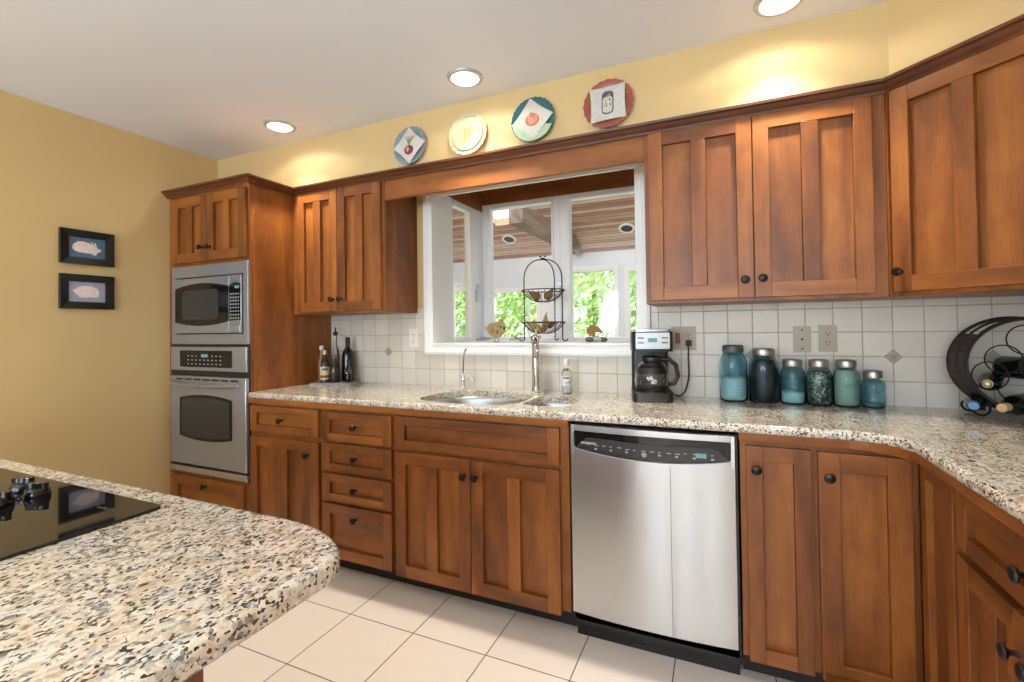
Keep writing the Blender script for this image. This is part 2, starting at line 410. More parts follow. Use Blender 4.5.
def sweep(mb, path, prof, mat=0, grain='x'):
    """open path in xy, outward = right side; prof = [(out,z)] closed"""
    path = [Vector(p) for p in path]; n = len(path); m = len(prof)
    for i in range(n - 1):      # every straight run is its own plank
        vs_ = []
        for j in (i, i + 1):
            def nrm(a, b): e = (b - a).normalized(); return Vector((e.y, -e.x))
            if j == 0: nn = nrm(path[0], path[1])
            elif j == n - 1: nn = nrm(path[-2], path[-1])
            else:
                q = nrm(path[j - 1], path[j]) + nrm(path[j], path[j + 1]); nn = q / (q.length_squared / 2)
            for o_, z in prof: p = path[j] + nn * o_; vs_.append((p.x, p.y, z))
        fs = [(k, (k + 1) % m, m + (k + 1) % m, m + k) for k in range(m)] + [tuple(range(m))[::-1], tuple(range(m, 2 * m))]
        d = path[i + 1] - path[i]
        if i: random.setstate(st_)
        st_ = random.getstate(); mb.add(vs_, fs, mat, grain if abs(d.x) > abs(d.y) * .5 else 'y')
def rrect(x0, x1, y0, y1, r, n=5):
    out = []
    for cx, cy, a in ((x1 - r, y0 + r, -PI / 2), (x1 - r, y1 - r, 0), (x0 + r, y1 - r, PI / 2), (x0 + r, y0 + r, PI)):
        for k in range(n + 1): t = a + PI / 2 * k / n; out.append((cx + r * math.cos(t), cy + r * math.sin(t)))
    return out

# ------------------------------------------------------------------ room shell
H = 2.445; XR = 4.355; CT = .908; YT = .15
S('floor', MB().box(-.1, XR + .1, YF - .1, .0, -.1, 0), 'floor')
S('ceiling', MB().box(-.1, XR + .1, YF - .1, .0, H, H + .1), 'ceiling')
S('wall_left', MB().box(-.1, 0, YF, 0, 0, H), 'yellow')
S('wall_right', MB().box(XR, XR + .1, YF, 0, 0, H), 'yellow')
WX0, WX1, WZ0, WZ1 = 1.58, 2.80, 1.166, 2.06
b = MB().box(-.1, WX0 - .035, 0, YT, 0, H + .1).box(WX1 + .035, XR + .1, 0, YT, 0, H + .1).box(WX0 - .035, WX1 + .035, 0, YT, 0, WZ0 - .045).box(WX0 - .035, WX1 + .035, 0, YT, 2.36, H + .1)
S('wall_back', b, 'yellow')
b = MB(); xs = [-.1] + [q for ab in FWIN for q in ab] + [XR + .1]
for i in range(0, len(xs), 2): b.box(xs[i], xs[i + 1], YF - .1, YF, 0, H)
for a_, b_ in FWIN: b.box(a_, b_, YF - .1, YF, 0, .75); b.box(a_, b_, YF - .1, YF, 2.25, H)
S('wall_front', b, 'offwhite')
for k, (a_, b_) in enumerate(FWIN):
    b = MB()
    b.box(a_ - .06, a_, YF, YF + .015, .69, 2.31).box(b_, b_ + .06, YF, YF + .015, .69, 2.31).box(a_, b_, YF, YF + .015, 2.25, 2.31).box(a_, b_, YF, YF + .015, .69, .75)
    S('window_%d' % (k + 2), b, 'white', bevel=.003)
# soffit above the wall cabinets, flush with their fronts
SFZ = 2.10
sof = [(0, -.30), (3.776, -.30), (4.096, -.62), (4.096, -3.0), (XR, -3.0), (XR, -.002), (0, -.002)]
S('wall_soffit', MB().prism(sof, SFZ, H), 'yellow')
# tile backsplash
b = MB().box(.745, WX0 - .06, -.006, 0, .88, 1.38).box(WX0 - .06, WX1 + .07, -.006, 0, .88, 1.10).box(WX1 + .07, XR, -.006, 0, .88, 1.38)
S('wall_backsplash', b, 'backsplash')
b = MB().box(XR - .006, XR, -3, -.006, .88, 1.38); S('wall_backsplash_side', b, 'backsplash')
b = MB()
for k_ in (-21, -1, 4, 7):
    cx = 3.4284 + k_ * .1046; cz = .901 + 2 * .1046; r = .031
    for rr, y, m_ in ((r, -.0085, 1), (r * .86, -.009, 0), (r * .62, -.0092, 1), (r * .52, -.0095, 0)):
        b.prism([(cx - rr, cz), (cx, cz - rr), (cx + rr, cz), (cx, cz + rr)], -.0062, y, 'xz', m_)
    for q in range(4):
        a_ = q * PI / 2; b.ico((cx + .006 * math.cos(a_), -.0098, cz + .006 * math.sin(a_)), .0035, 1, 6, (1, .3, 1))
S('trim_1', b, ['terracotta', 'deco_line'])

# ------------------------------------------------------------------ window over the sink (box window, casing, sashes)
win = S('window_1', MB().box(WX0 - .065, WX0, -.022, 0, WZ0 - .07, WZ1 + .065).box(WX1, WX1 + .068, -.022, 0, WZ0 - .07, WZ1 + .065)
        .box(WX0, WX1, -.022, 0, WZ1, WZ1 + .065).box(WX0, WX1, -.022, 0, WZ0 - .07, WZ0)
        .box(WX0 - .055, WX0 - .03, -.028, -.02, WZ0 - .06, WZ1 + .05).box(WX1 + .03, WX1 + .058, -.028, -.02, WZ0 - .06, WZ1 + .05).box(WX0 - .03, WX1 + .03, -.028, -.02, WZ0 - .06, WZ0 - .035)
        .box(WX0 - .03, WX1 + .03, -.028, -.02, WZ1 + .03, WZ1 + .05).box(WX0, WX1, -.03, -.02, WZ0 - .014, WZ0), 'white', bevel=.003)
DB = .68
S('window_sill', MB().box(WX0 - .04, WX1 + .04, 0, DB + .06, WZ0 - .05, WZ0), 'white', win, bevel=.003)
b = MB().box(WX0 - .034, WX0, .0, .222, WZ0, 2.115).box(WX1, WX1 + .034, 0, .222, WZ0, 2.115)
S('reveal', b, 'white', win)
ZT = 2.165
for s_, xx in ((-1, WX0), (1, WX1)):
    x0, x1 = (xx - .04, xx) if s_ < 0 else (xx, xx + .04)
    b = MB().box(x0, x1, .222, .228, WZ0, ZT - .05).box(x0, x1, .45, DB, WZ0, ZT - .05).box(x0, x1, .228, .45, WZ0, WZ0 + .03).box(x0, x1, .228, .45, 2.07, ZT - .05)
    e = -s_ * .012
    b.box(min(xx, xx + e), max(xx, xx + e), .44, .50, WZ0, 2.10).box(min(xx, xx + e), max(xx, xx + e), .225, .44, WZ0, 1.195).box(min(xx, xx + e), max(xx, xx + e), .225, .44, 2.065, 2.10)
    f = S('side_sash', b, 'white', win, bevel=.003)
    S('glass_pane', MB().box((x0 + x1) / 2 - .003, (x0 + x1) / 2 + .003, .23, .46, WZ0 + .02, 2.08), 'pane', f)
    # knotty pine band above the side sash
    S('pine_header', MB().box(x0, x1, .0, DB, ZT - .05, 2.36, 0, 'y'), 'wood_pine', win)
def sash(x0, x1, gx0, gx1):
    y0, y1 = DB - .03, DB + .02
    b = MB().box(x0, gx0, y0, y1, WZ0, ZT).box(gx1, x1, y0, y1, WZ0, ZT).box(gx0, gx1, y0, y1, WZ0, 1.186).box(gx0, gx1, y0, y1, 2.125, ZT)
    b.box(gx0 - .016, gx0, y0 - .01, y0, WZ0, ZT - .02).box(gx1, gx1 + .016, y0 - .01, y0, WZ0, ZT - .02).box(gx0, gx1, y0 - .01, y0, 2.125, 2.145)
    f = S('front_sash', b, 'white', win, bevel=.003)
    S('glass_pane', MB().box(gx0 - .01, gx1 + .01, DB - .004, DB + .002, 1.18, 2.13), 'pane', f)
    return f
fa = sash(WX0, 2.185, 1.647, 2.122); fb = sash(2.185, WX1, 2.256, 2.735)
S('pine_header', MB().box(WX0 - .04, WX1 + .04, DB - .03, DB + .03, ZT, 2.36, 0, 'x'), 'wood_pine', win)
b = MB()
for k in range(9): b.box(WX0 - .034, WX1 + .034, k * .075, k * .075 + .072, 2.30, 2.33, 0, 'x')
S('pine_boards', b, 'wood_pine', win)
b = MB().box(WX0 + .012, WX0 + .02, .53, .55, 1.50, 1.57).box(WX0 + .012, WX0 + .03, .51, .525, 1.44, 1.53); S('latch', b, 'silverplastic', win, bevel=.002)
b = MB().box(2.178, 2.196, DB - .052, DB - .04, 1.50, 1.575).box(2.184, 2.190, DB - .065, DB - .05, 1.45, 1.54); S('latch', b, 'silverplastic', win, bevel=.002)
for cx, cy in ((1.635, .50), (1.855, .575)):
    b = MB().box(cx - .03, cx + .03, cy - .012, cy + .012, WZ0, WZ0 + .014).tube([(cx, cy, WZ0 + .012), (cx + .02, cy - .01, WZ0 + .022), (cx + .06, cy - .02, WZ0 + .014), (cx + .09, cy - .025, WZ0 + .018)], .006)
    b.ico((cx + .093, cy - .025, WZ0 + .019), .008); S('crank_handle', b, 'lidzinc', win, bevel=.002)

# ------------------------------------------------------------------ cabinets
ST = .057
def shaker(mb, x0, x1, z0, z1, yf, np_=2, st=ST, rail=None, hgrain=False, th=.02):
    rail = rail or st; rc = .017; y1 = yf + th
    mb.box(x0, x0 + st, yf, y1, z0, z1, 0, 'z'); mb.box(x1 - st, x1, yf, y1, z0, z1, 0, 'z')
    mb.box(x0 + st, x1 - st, yf, y1, z0, z0 + rail, 0, 'x'); mb.box(x0 + st, x1 - st, yf, y1, z1 - rail, z1, 0, 'x')
    wi = x1 - x0 - 2 * st; pw = (wi - (np_ - 1) * st) / np_
    for k in range(np_):
        a_ = x0 + st + k * (pw + st)
        if k: mb.box(a_ - st, a_, yf, y1, z0 + rail, z1 - rail, 0, 'z')
        if hgrain: mb.box(a_, a_ + pw, yf + rc, y1, z0 + rail, z1 - rail, 0, 'x')
        else:
            h = pw * random.uniform(.35, .65)
            if pw > .16:
                mb.box(a_, a_ + h, yf + rc, y1, z0 + rail, z1 - rail, 0, 'z'); mb.box(a_ + h, a_ + pw, yf + rc, y1, z0 + rail, z1 - rail, 0, 'z')
            else: mb.box(a_, a_ + pw, yf + rc, y1, z0 + rail, z1 - rail, 0, 'z')
    return mb
def knob(parent, x, y, z):
    b = MB().lathe([(.0075, 0), (.006, .004), (.0055, .014), (.009, .018), (.0155, .022), (.0165, .026), (.0145, .030), (.008, .0325), (0, .033)], (x, y, z), 'y', 18)
    return obj('knob', b, 'bronze', parent)
def door(parent, x0, x1, z0, z1, yf, kx=None, kz=None, np_=2, name='door', **k):
    o = obj(name, shaker(MB(), x0, x1, z0, z1, yf, np_, **k), 'wood', parent, bevel=.0018)
    if kx is not None: knob(o, kx, yf, kz)
    return o
def carcass(parent, x0, x1, y0, y1, z0, z1, name='body'):
    b = MB().box(x0, x1, y0, y0 + .02, z0, z1, 0, 'z').box(x0, x0 + .018, y0 + .02, y1, z0, z1, 0, 'z').box(x1 - .018, x1, y0 + .02, y1, z0, z1, 0, 'z')
    b.box(x0 + .018, x1 - .018, y0 + .02, y1, z0, z0 + .018, 0, 'x').box(x0 + .018, x1 - .018, y1 - .01, y1, z0 + .018, z1, 0, 'z')
    return obj(name, b, 'wood', parent, bevel=.001)
YB = -.632; YFR = -.612   # door face, face frame
# oven tower
tw = thing('oven_cabinet', 'tall cherry wood oven cabinet against the yellow left wall', 'cabinet', (.3725, -.3, 0))
b = MB().box(.002, .727, YFR + .02, -.002, 1.66, 2.10, 0, 'z').box(.002, .727, YFR + .02, -.002, .10, .39, 0, 'z').box(.002, .02, YFR + .02, -.002, .39, 1.66, 0, 'z').box(.727, .745, YFR + .02, -.002, .10, 2.10, 0, 'z').box(.02, .727, -.012, -.002, .39, 1.66, 0, 'z')
b.box(.002, .04, YFR, YFR + .02, .10, 2.10, 0, 'z').box(.722, .745, YFR, YFR + .02, .10, 2.10, 0, 'z').box(.04, .722, YFR, YFR + .02, 2.08, 2.10, 0, 'x').box(.04, .722, YFR, YFR + .02, .10, .39, 0, 'x').box(.04, .722, YFR, YFR + .02, 1.655, 1.70, 0, 'x')
obj('body', b, 'wood', tw, bevel=.0015)
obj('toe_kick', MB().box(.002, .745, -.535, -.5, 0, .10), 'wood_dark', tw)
door(tw, .058, .389, 1.676, 2.075, YB, .355, 1.758); door(tw, .393, .728, 1.676, 2.075, YB, .425, 1.758)
door(tw, .058, .706, .12, .378, YB, .38, .335, 1, name='drawer', hgrain=True)

# wall cabinets
YU = -.335
u = thing('wall_cabinet', 'narrow cherry wall cabinet between the oven cabinet and the window', 'cabinet', (1.12, -.16, 1.355))
carcass(u, .748, 1.458, -.315, -.002, 1.352, 2.10)
door(u, .80, 1.119, 1.366, 2.092, YU, 1.09, 1.435); door(u, 1.123, 1.442, 1.366, 2.092, YU, 1.155, 1.435)
u = thing('wall_cabinet', 'wide two-door cherry wall cabinet right of the window, above the coffee maker and jars', 'cabinet', (3.32, -.16, 1.345))
carcass(u, 2.892, 3.756, -.315, -.002, 1.348, 2.10)
door(u, 2.912, 3.315, 1.362, 2.092, YU, 3.283, 1.433); door(u, 3.319, 3.712, 1.362, 2.092, YU, 3.346, 1.436)
# diagonal corner wall cabinet (local frame: face along x, front towards -y)
R45 = -PI / 4
u = thing('wall_cabinet', 'diagonal corner cherry wall cabinet above the wine rack', 'cabinet', (3.760, -.335, 1.345), R45, local=True)
b = MB().box(.0, .43, .02, .04, .003, .755, 0, 'z'); 
c45 = lambda X_, Y_: ((X_ - 3.760) * math.cos(PI / 4) - (Y_ + .335) * math.sin(PI / 4), (X_ - 3.760) * math.sin(PI / 4) + (Y_ + .335) * math.cos(PI / 4))
pl = [c45(3.774, -.321), c45(4.064, -.611), c45(XR - .003, -.611), c45(XR - .003, -.003), c45(3.774, -.003)]
b.prism(pl, .003, .755, 'xy', 0, 'z')
b.prism([c45(3.757, -.330), c45(3.774, -.321), c45(3.774, -.003), c45(3.757, -.003)], .003, .755, 'xy', 0, 'z')
obj('body', b, 'wood', u, bevel=.001)
door(u, .004, .425, .017, .747, 0, .030, .088)
u = thing('wall_cabinet', 'cherry wall cabinet on the right wall past the corner', 'cabinet', (4.2, -1.0, 1.345))
b = MB().box(4.070, XR - .003, -1.5, -.62, 1.348, 2.10, 0, 'z'); obj('body', b, 'wood', u, bevel=.001)

# window valance
b = MB().box(1.458, 2.892, -.312, -.290, 1.985, 2.10, 0, 'x').box(1.50, 2.85, -.316, -.311, 1.985, 1.993, 0, 'x')
single('valance_board', b, 'wood', 'long horizontal cherry valance board over the sink window', 'valance', (2.17, -.3, 1.985), bevel=.002)
# crown moulding
b = MB(); cp = [(0, .003), (.008, 0), (.012, .010), (.022, .016), (.030, .028), (.042, .032), (.044, .042), (0, .042)]
cp = [(o_, z + 2.094) for o_, z in cp]
sweep(b, [(.0, YFR - .006), (.748, YFR - .006), (.748, -.318), (3.760, -.318), (4.083, -.641), (4.083, -1.5)], cp)
S('trim_2', b, 'crown')

# base cabinets
BZ0, BZ1 = .10, .868
def base(label, x0, x1, cat='cabinet', name='base_cabinet'):
    t = thing(name, label, cat, ((x0 + x1) / 2, -.3, 0))
    carcass(t, x0, x1, YFR, -.003, BZ0, BZ1)
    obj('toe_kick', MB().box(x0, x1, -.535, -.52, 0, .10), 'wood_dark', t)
    return t
t = base('cherry base cabinet with one drawer over one door, beside the wall ovens', .747, 1.288)
door(t, .764, 1.276, .694, .838, YB, 1.015, .768, 1, 'drawer', st=.05, rail=.04, hgrain=True)
door(t, .764, 1.276, .112, .668, YB, 1.205, .600, 2, st=.053)
t = base('cherry base cabinet with a stack of four drawers left of the sink', 1.288, 1.756, name='drawer_cabinet')
for z0, z1, kz in ((.690, .836, .767), (.536, .676, .610), (.383, .521, .455), (.098, .368, .312)):
    door(t, 1.300, 1.742, z0, z1, YB, 1.524, kz, 1, 'drawer', st=.052, rail=.038 if z1 - z0 < .2 else .05, hgrain=True)
t = base('wide cherry sink cabinet with a false drawer front over two doors', 1.756, 2.620, name='sink_cabinet')
door(t, 1.768, 2.583, .688, .840, YB, np_=1, name='false_drawer_front', st=.052, rail=.042, hgrain=True)
door(t, 1.766, 2.170, .088, .672, YB, 2.142, .600); door(t, 2.174, 2.583, .088, .672, YB, 2.202, .600)
t = base('narrow cherry base cabinet with a single tall door right of the dishwasher', 3.243, 3.464)
door(t, 3.262, 3.455, .095, .834, YB, 3.292, .757, 1, st=.05)
t = thing('corner_cabinet', 'cherry corner base cabinet with a folded two-leaf door', 'cabinet', (3.9, -.3, 0))
b = MB().box(3.464, 3.74, YFR, YFR + .02, BZ0, BZ1, 0, 'z').box(3.464, 3.482, YFR + .02, -.003, BZ0, BZ1, 0, 'z').box(3.755, 3.775, -.862, YFR, BZ0, BZ1, 0, 'z').box(3.482, XR - .003, -.86, -.003, BZ0, BZ0 + .018, 0, 'x')
b.box(3.775, XR - .01, -.862, -.844, BZ0, BZ1, 0, 'z')
obj('body', b, 'wood', t, bevel=.001)
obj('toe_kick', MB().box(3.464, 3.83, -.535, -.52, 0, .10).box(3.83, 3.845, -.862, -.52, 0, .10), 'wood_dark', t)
door(t, 3.474, 3.718, .090, .832, YB, 3.502, .755, 1, st=.06)
b = MB(); b.M = Matrix.Translation((3.735, -.635, 0)) @ Matrix.Rotation(-PI / 2, 4, 'Z')
shaker(b, 0, .218, .090, .832, 0, 1, .045); obj('door', b, 'wood', t, bevel=.0018)
# right run, faces -x : local x runs toward the camera
t = thing('base_cabinet', 'cherry base cabinet on the right wall with a wide drawer over two doors', 'cabinet', (3.735, -.862, 0), -PI / 2, local=True)
b = MB().box(0, .66, .02, .04, BZ0, BZ1, 0, 'z').box(0.0, .018, .04, .60, BZ0, BZ1, 0, 'z').box(.642, .66, .04, .60, BZ0, BZ1, 0, 'z').box(0, .66, .04, .60, BZ0, .118, 0, 'x').box(0, .66, .59, .60, BZ0, BZ1, 0, 'x')
obj('body', b, 'wood', t, bevel=.001)
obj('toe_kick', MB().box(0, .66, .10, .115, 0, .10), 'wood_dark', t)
door(t, .012, .636, .678, .826, 0, .335, .752, 1, 'drawer', st=.052, rail=.040, hgrain=True)
door(t, .012, .322, .090, .655, 0, .286, .571, 2, st=.055); door(t, .326, .636, .090, .655, 0, .352, .571, 2, st=.055)
t = thing('base_cabinet', 'plain cherry base cabinet nearest the camera on the right wall', 'cabinet', (3.735, -1.524, 0), -PI / 2, local=True)
obj('body', MB().box(0, 1.2, .02, .60, BZ0, BZ1, 0, 'z'), 'wood', t); door(t, .012, .59, .090, .826, 0, .05, .755, 2); door(t, .6, 1.18, .090, .826, 0, 1.13, .755, 2)

# ------------------------------------------------------------------ counter with undermount sink
arc = [(3.56 + .12 * math.sin(a * PI / 16), -.76 + .12 * math.cos(a * PI / 16)) for a in range(0, 9)]
YC = -.64
outer = [(.750, -.006), (.750, YFR + .015), (.735, YFR - .005), (.735, YC + .02), (.76, YC)] + [(3.56, YC)]
# concave fillet between the two runs
fil = []
cx, cy, r = 3.555, -.775, .135
for a in range(1, 9): t_ = PI / 2 - a * PI / 16; fil.append((cx + r * math.cos(t_), cy + r * math.sin(t_)))
outer = [(.750, -.008), (.750, YC + .008), (.762, YC), (3.555, YC)] + fil + [(3.69, -2.72), (XR - .008, -2.72), (XR - .008, -.008)]
big = [(1.842, -.50), (1.90, -.555), (2.05, -.583), (2.20, -.583), (2.31, -.56), (2.36, -.50), (2.375, -.40), (2.36, -.27), (2.31, -.20), (2.20, -.158), (2.06, -.145), (1.96, -.16), (1.88, -.21), (1.845, -.30), (1.833, -.40)]
big = [(x - .03, y) for x, y in big]
sm = rrect(2.362, 2.578, -.515, -.235, .06, 4)
def smooth_loop(p):
    out = []
    for i in range(len(p)):
        a_, b_ = Vector(p[i]), Vector(p[(i + 1) % len(p)]); out += [tuple(a_ * .75 + b_ * .25), tuple(a_ * .25 + b_ * .75)]
    return out
big = smooth_loop(big)
ct = thing('countertop', 'L-shaped speckled granite countertop along the back and right walls', 'countertop', (2.4, -.32, .87))
b = MB(); slab(b, outer, .877, CT, .013, [big, sm]); obj('slab', b, 'granite', ct)
SPR = [(0, .850), (.012, .850), (.014, .856), (.014, .877), (0, .877)]
b = MB(); sweep(b, [(.752, -.622), (2.624, -.622)], SPR); sweep(b, [(3.24, -.622), (3.56, -.622)] + [(3.555 + .153 * math.cos(PI / 2 - a * PI / 8), -.775 + .153 * math.sin(PI / 2 - a * PI / 8)) for a in range(1, 5)] + [(3.708, -2.7)], SPR)
obj('support_strip', b, 'wood', ct, label='cherry wood strip under the granite edge')
sk = thing('kitchen_sink', 'stainless steel double-bowl sink set under the granite', 'sink', (2.2, -.35, .69))
for nm, lp, dep in (('large_bowl', big, .19), ('small_bowl', sm, .15)):
    b = MB(); cx = sum(p[0] for p in lp) / len(lp); cy = sum(p[1] for p in lp) / len(lp); n = len(lp)
    rings = []
    for sc_, z in ((1.04, .8765), (1.0, .8765), (.985, .872), (.955, .85), (.93, .877 - dep + .03), (.87, .877 - dep + .006), (.5, .877 - dep), (.10, .877 - dep - .002)):
        rings.append([(cx + (x - cx) * sc_, cy + (y - cy) * sc_, z) for x, y in lp])
    vs_ = [p for rg in rings for p in rg]; fs = [(i * n + k, i * n + (k + 1) % n, (i + 1) * n + (k + 1) % n, (i + 1) * n + k) for i in range(len(rings) - 1) for k in range(n)]
    fs.append(tuple((len(rings) - 1) * n + k for k in range(n)))
    b.add(vs_, fs); o = obj(nm, b, 'sinksteel', sk, angle=60)
    obj('drain', MB().lathe([(.04, 0), (.042, .004), (.03, .005), (.028, .001), (0, .001)], (cx, cy, .877 - dep + .0), n=20), 'chrome', o)

# dishwasher
dw = thing('dishwasher', 'stainless steel dishwasher with black curved control panel under the counter', 'dishwasher', (2.93, -.33, 0))
obj('tub', MB().box(2.628, 3.236, -.60, -.01, .06, .862), 'black', dw)
obj('kick_plate', MB().box(2.634, 3.232, -.575, -.56, .0, .115).box(2.634, 3.232, -.60, -.56, .075, .118), 'black', dw)
def bulge(x): u_ = (x - 2.93) / .302; return -.628 - .017 * (1 - u_ * u_)
def curved(mb, zlo, zhi, y_add=0, x0=2.632, x1=3.228, n=32, back=None, mat=0):
    """a panel following the bulged front; zlo and zhi functions of x"""
    vs_ = []
    for i in range(n + 1):
        x = x0 + (x1 - x0) * i / n
        for z in (zlo(x), zhi(x)):
            vs_.append((x, bulge(x) + y_add, z)); vs_.append((x, bulge(x) + y_add + .02 if back is None else back, z))
    fs = []
    for i in range(n):
        a_, c = 4 * i, 4 * i + 4
        fs += [(a_, c, c + 2, a_ + 2), (a_ + 1, a_ + 3, c + 3, c + 1), (a_, a_ + 1, c + 1, c), (a_ + 2, c + 2, c + 3, a_ + 3)]
    fs += [(0, 2, 3, 1), (4 * n, 4 * n + 1, 4 * n + 3, 4 * n + 2)]
    return mb.add(vs_, fs, mat)
low = lambda x: .772 - .026 * (1 - ((x - 2.93) / .29) ** 2)
b = MB(); curved(b, lambda x: .118, lambda x: low(x) if 2.645 < x < 3.215 else .80, back=-.605)
curved(b, lambda x: .838, lambda x: .862, back=-.605)
b.box(2.632, 2.646, -.632, -.605, .745, .862); b.box(3.214, 3.228, -.632, -.605, .745, .862)
obj('door', b, 'steel', dw, bevel=.002, angle=50)
b = MB(); curved(b, lambda x: low(x) - .004, lambda x: .842, y_add=.009, x0=2.644, x1=3.216, back=-.600); cp_ = obj('control_panel', b, 'blackgloss', dw, label='black glossy control panel with a shallow curved lower edge')
b = MB(); curved(b, lambda x: max(low(x) + .006, 0), lambda x: min(.812, low(x) + .006 + .055 * min(1, (.275 - abs(x - 2.93)) / .05 + .0)), y_add=.004, x0=2.66, x1=3.20, back=-.610); obj('panel_insert', b, 'panelgrey', cp_)
b = MB()
for k in range(16):
    x = 2.70 + k * .030
    y = bulge(x) + .0035
    b.box(x, x + (.016 if k % 3 else .008), y - .0006, y + .002, .786 - (.004 if 4 < k < 12 else 0), .789 - (.004 if 4 < k < 12 else 0))
    if k % 2: b.box(x, x + .010, y - .0006, y + .002, .770, .7765)
y = bulge(2.92) + .0035; b.lathe([(.009, 0), (.009, .002), (0, .002)], (2.92, y, .770), 'y', 16)
b.box(2.675, 2.75, bulge(2.71) + .002, bulge(2.71) + .006, .790, .797)
obj('panel_print', b, 'keys', cp_)
y = bulge(3.12) + .004; obj('display', MB().box(3.10, 3.135, y - .002, y + .003, .776, .792), 'display', cp_)
obj('seam', MB().box(3.0115, 3.0130, bulge(3.012) - .0006, bulge(3.012) + .002, .12, .735), 'panelgrey', dw)

# ------------------------------------------------------------------ microwave and wall oven
def bow(x0, x1, zlo, zhi, blo, bhi, n=16, skew=0):
    pts = []
    for i in range(n + 1): u_ = i / n; pts.append((x0 + (x1 - x0) * u_, zlo - blo * (1 - (2 * u_ - 1) ** 2)))
    for i in range(n + 1): u_ = 1 - i / n; pts.append((x0 + (x1 - x0) * u_, zhi + bhi * (1 - (2 * u_ - 1) ** 2)))
    return pts
mwv = thing('microwave', 'built-in stainless microwave with black oval window above the wall oven', 'microwave', (.39, -.6, 1.178))
Y0 = -.608
b = MB().box(.042, .74, Y0 - .016, Y0 + .004, 1.585, 1.656).box(.042, .74, Y0 - .016, Y0 + .004, 1.178, 1.238).box(.042, .085, Y0 - .016, Y0 + .004, 1.238, 1.585).box(.700, .74, Y0 - .016, Y0 + .004, 1.238, 1.585)
obj('trim_frame', b, 'steel_dark', mwv, bevel=.003)
b = MB().box(.092, .590, Y0 - .024, Y0 + .002, 1.243, 1.578); dr = obj('door', b, 'steel_dark', mwv, bevel=.004)
obj('window', MB().prism(bow(.095, .588, 1.312, 1.518, .024, .026), Y0 - .0265, Y0 - .02, 'xz'), 'blackgloss', dr)
obj('window_screen', MB().prism(rrect(.165, .50, 1.325, 1.505, .03), Y0 - .0275, Y0 - .026, 'xz'), 'panelgrey', dr)
obj('badge', MB().lathe([(.006, 0), (.006, .002), (0, .002)], (.125, Y0 - .024, 1.268), 'y', 12), 'keys', dr)
b = MB().box(.594, .694, Y0 - .024, Y0 + .002, 1.243, 1.578); pn = obj('control_panel', b, 'steel_dark', mwv, bevel=.004)
obj('keypad', MB().prism([(.594, 1.312), (.690, 1.318), (.690, 1.530), (.64, 1.535), (.594, 1.520)], Y0 - .0265, Y0 - .02, 'xz'), 'blackgloss', pn)
b = MB()
for r_ in range(8):
    for c_ in range(4): b.box(.606 + c_ * .021, .617 + c_ * .021, Y0 - .0272, Y0 - .026, 1.325 + r_ * .020, 1.332 + r_ * .020)
obj('key_print', b, 'keys', pn)
obj('display', MB().box(.645, .680, Y0 - .0272, Y0 - .026, 1.500, 1.515), 'display', pn)
obj('open_button', MB().box(.603, .684, Y0 - .027, Y0 - .02, 1.25, 1.285), 'steel_dark', pn, bevel=.003)

ov = thing('built_in_oven', 'built-in stainless wall oven below the microwave', 'oven', (.37, -.6, .40))
b = MB().box(.028, .744, -.618, -.600, .392, 1.178); obj('chassis', b, 'black', ov)
pn = obj('control_panel', MB().box(.044, .735, -.632, -.612, 1.018, 1.162), 'steel_dark', ov, bevel=.005)
obj('display_panel', MB().prism(rrect(.140, .615, 1.040, 1.140, .008), -.6345, -.630, 'xz'), 'blackgloss', pn)
b = MB()
for r_ in range(3):
    for c_ in range(9):
        if 3 <= c_ <= 5 and r_ == 2: continue
        b.box(.215 + c_ * .037, .228 + c_ * .037, -.6355, -.634, 1.056 + r_ * .024, 1.0615 + r_ * .024)
obj('key_print', b, 'keys', pn)
obj('display', MB().box(.345, .405, -.6355, -.634, 1.100, 1.118), 'display', pn)
dr = obj('door', MB().box(.052, .740, -.640, -.614, .452, .985), 'steel_dark', ov, bevel=.006)
obj('window', MB().prism(bow(.150, .625, .625, .855, .022, .022), -.6425, -.637, 'xz'), 'blackgloss', dr)
obj('window_screen', MB().prism(bow(.170, .605, .64, .84, .018, .018), -.6435, -.642, 'xz'), 'panelgrey', dr)
b = MB()
for k in range(7): b.box(.115 + k * .083, .18 + k * .083, -.6415, -.637, .962, .972)
obj('vent_slots', b, 'black', dr)
hp = [(.10 + .60 * i / 14, -.656 - .024 * math.sin(PI * i / 14), .945 - .012 * math.sin(PI * i / 14)) for i in range(15)]
b = MB().tube(hp, .011, 10).cyl((.112, -.637, .945), (.112, -.658, .945), .010).cyl((.688, -.637, .945), (.688, -.658, .945), .010); obj('handle', b, 'steel', dr)
obj('lower_trim', MB().box(.046, .738, -.635, -.613, .400, .436), 'steel', ov, bevel=.003)

# ------------------------------------------------------------------ island with cooktop
co = []
for k in range(0, 11):   # rounded far-right corner, tighter towards the back edge
    a_ = PI / 2 * k / 10; co.append((2.460 + .200 * math.sin(a_), -1.932 + .110 * math.cos(a_)))
isl = [(.4, -2.95), (2.660, -2.95)] + co[::-1] + [(.4, -1.822)]
t = thing('kitchen_island', 'granite-topped kitchen island in the left foreground', 'island', (1.6, -2.4, 0))
b = MB(); slab(b, isl, .872, CT, .016); obj('countertop', b, 'granite', t)
b = MB().box(.55, 2.49, -2.85, -2.0, .10, .872, 0, 'z').box(.6, 2.44, -2.8, -2.06, 0, .10, 1); obj('base', b, ['wood', 'wood_dark'], t, bevel=.002, label='cherry wood base cabinet under the granite top')
ck = thing('cooktop', 'black glass electric cooktop set into the island', 'cooktop', (1.75, -2.15, CT))
KX0, KX1, KY0, KY1 = 1.27, 2.195, -2.415, -1.888
b = MB().prism(rrect(KX0, KX1, KY0, KY1, .012), CT, CT + .006); obj('glass_top', b, 'blackglass', ck, bevel=.0025)
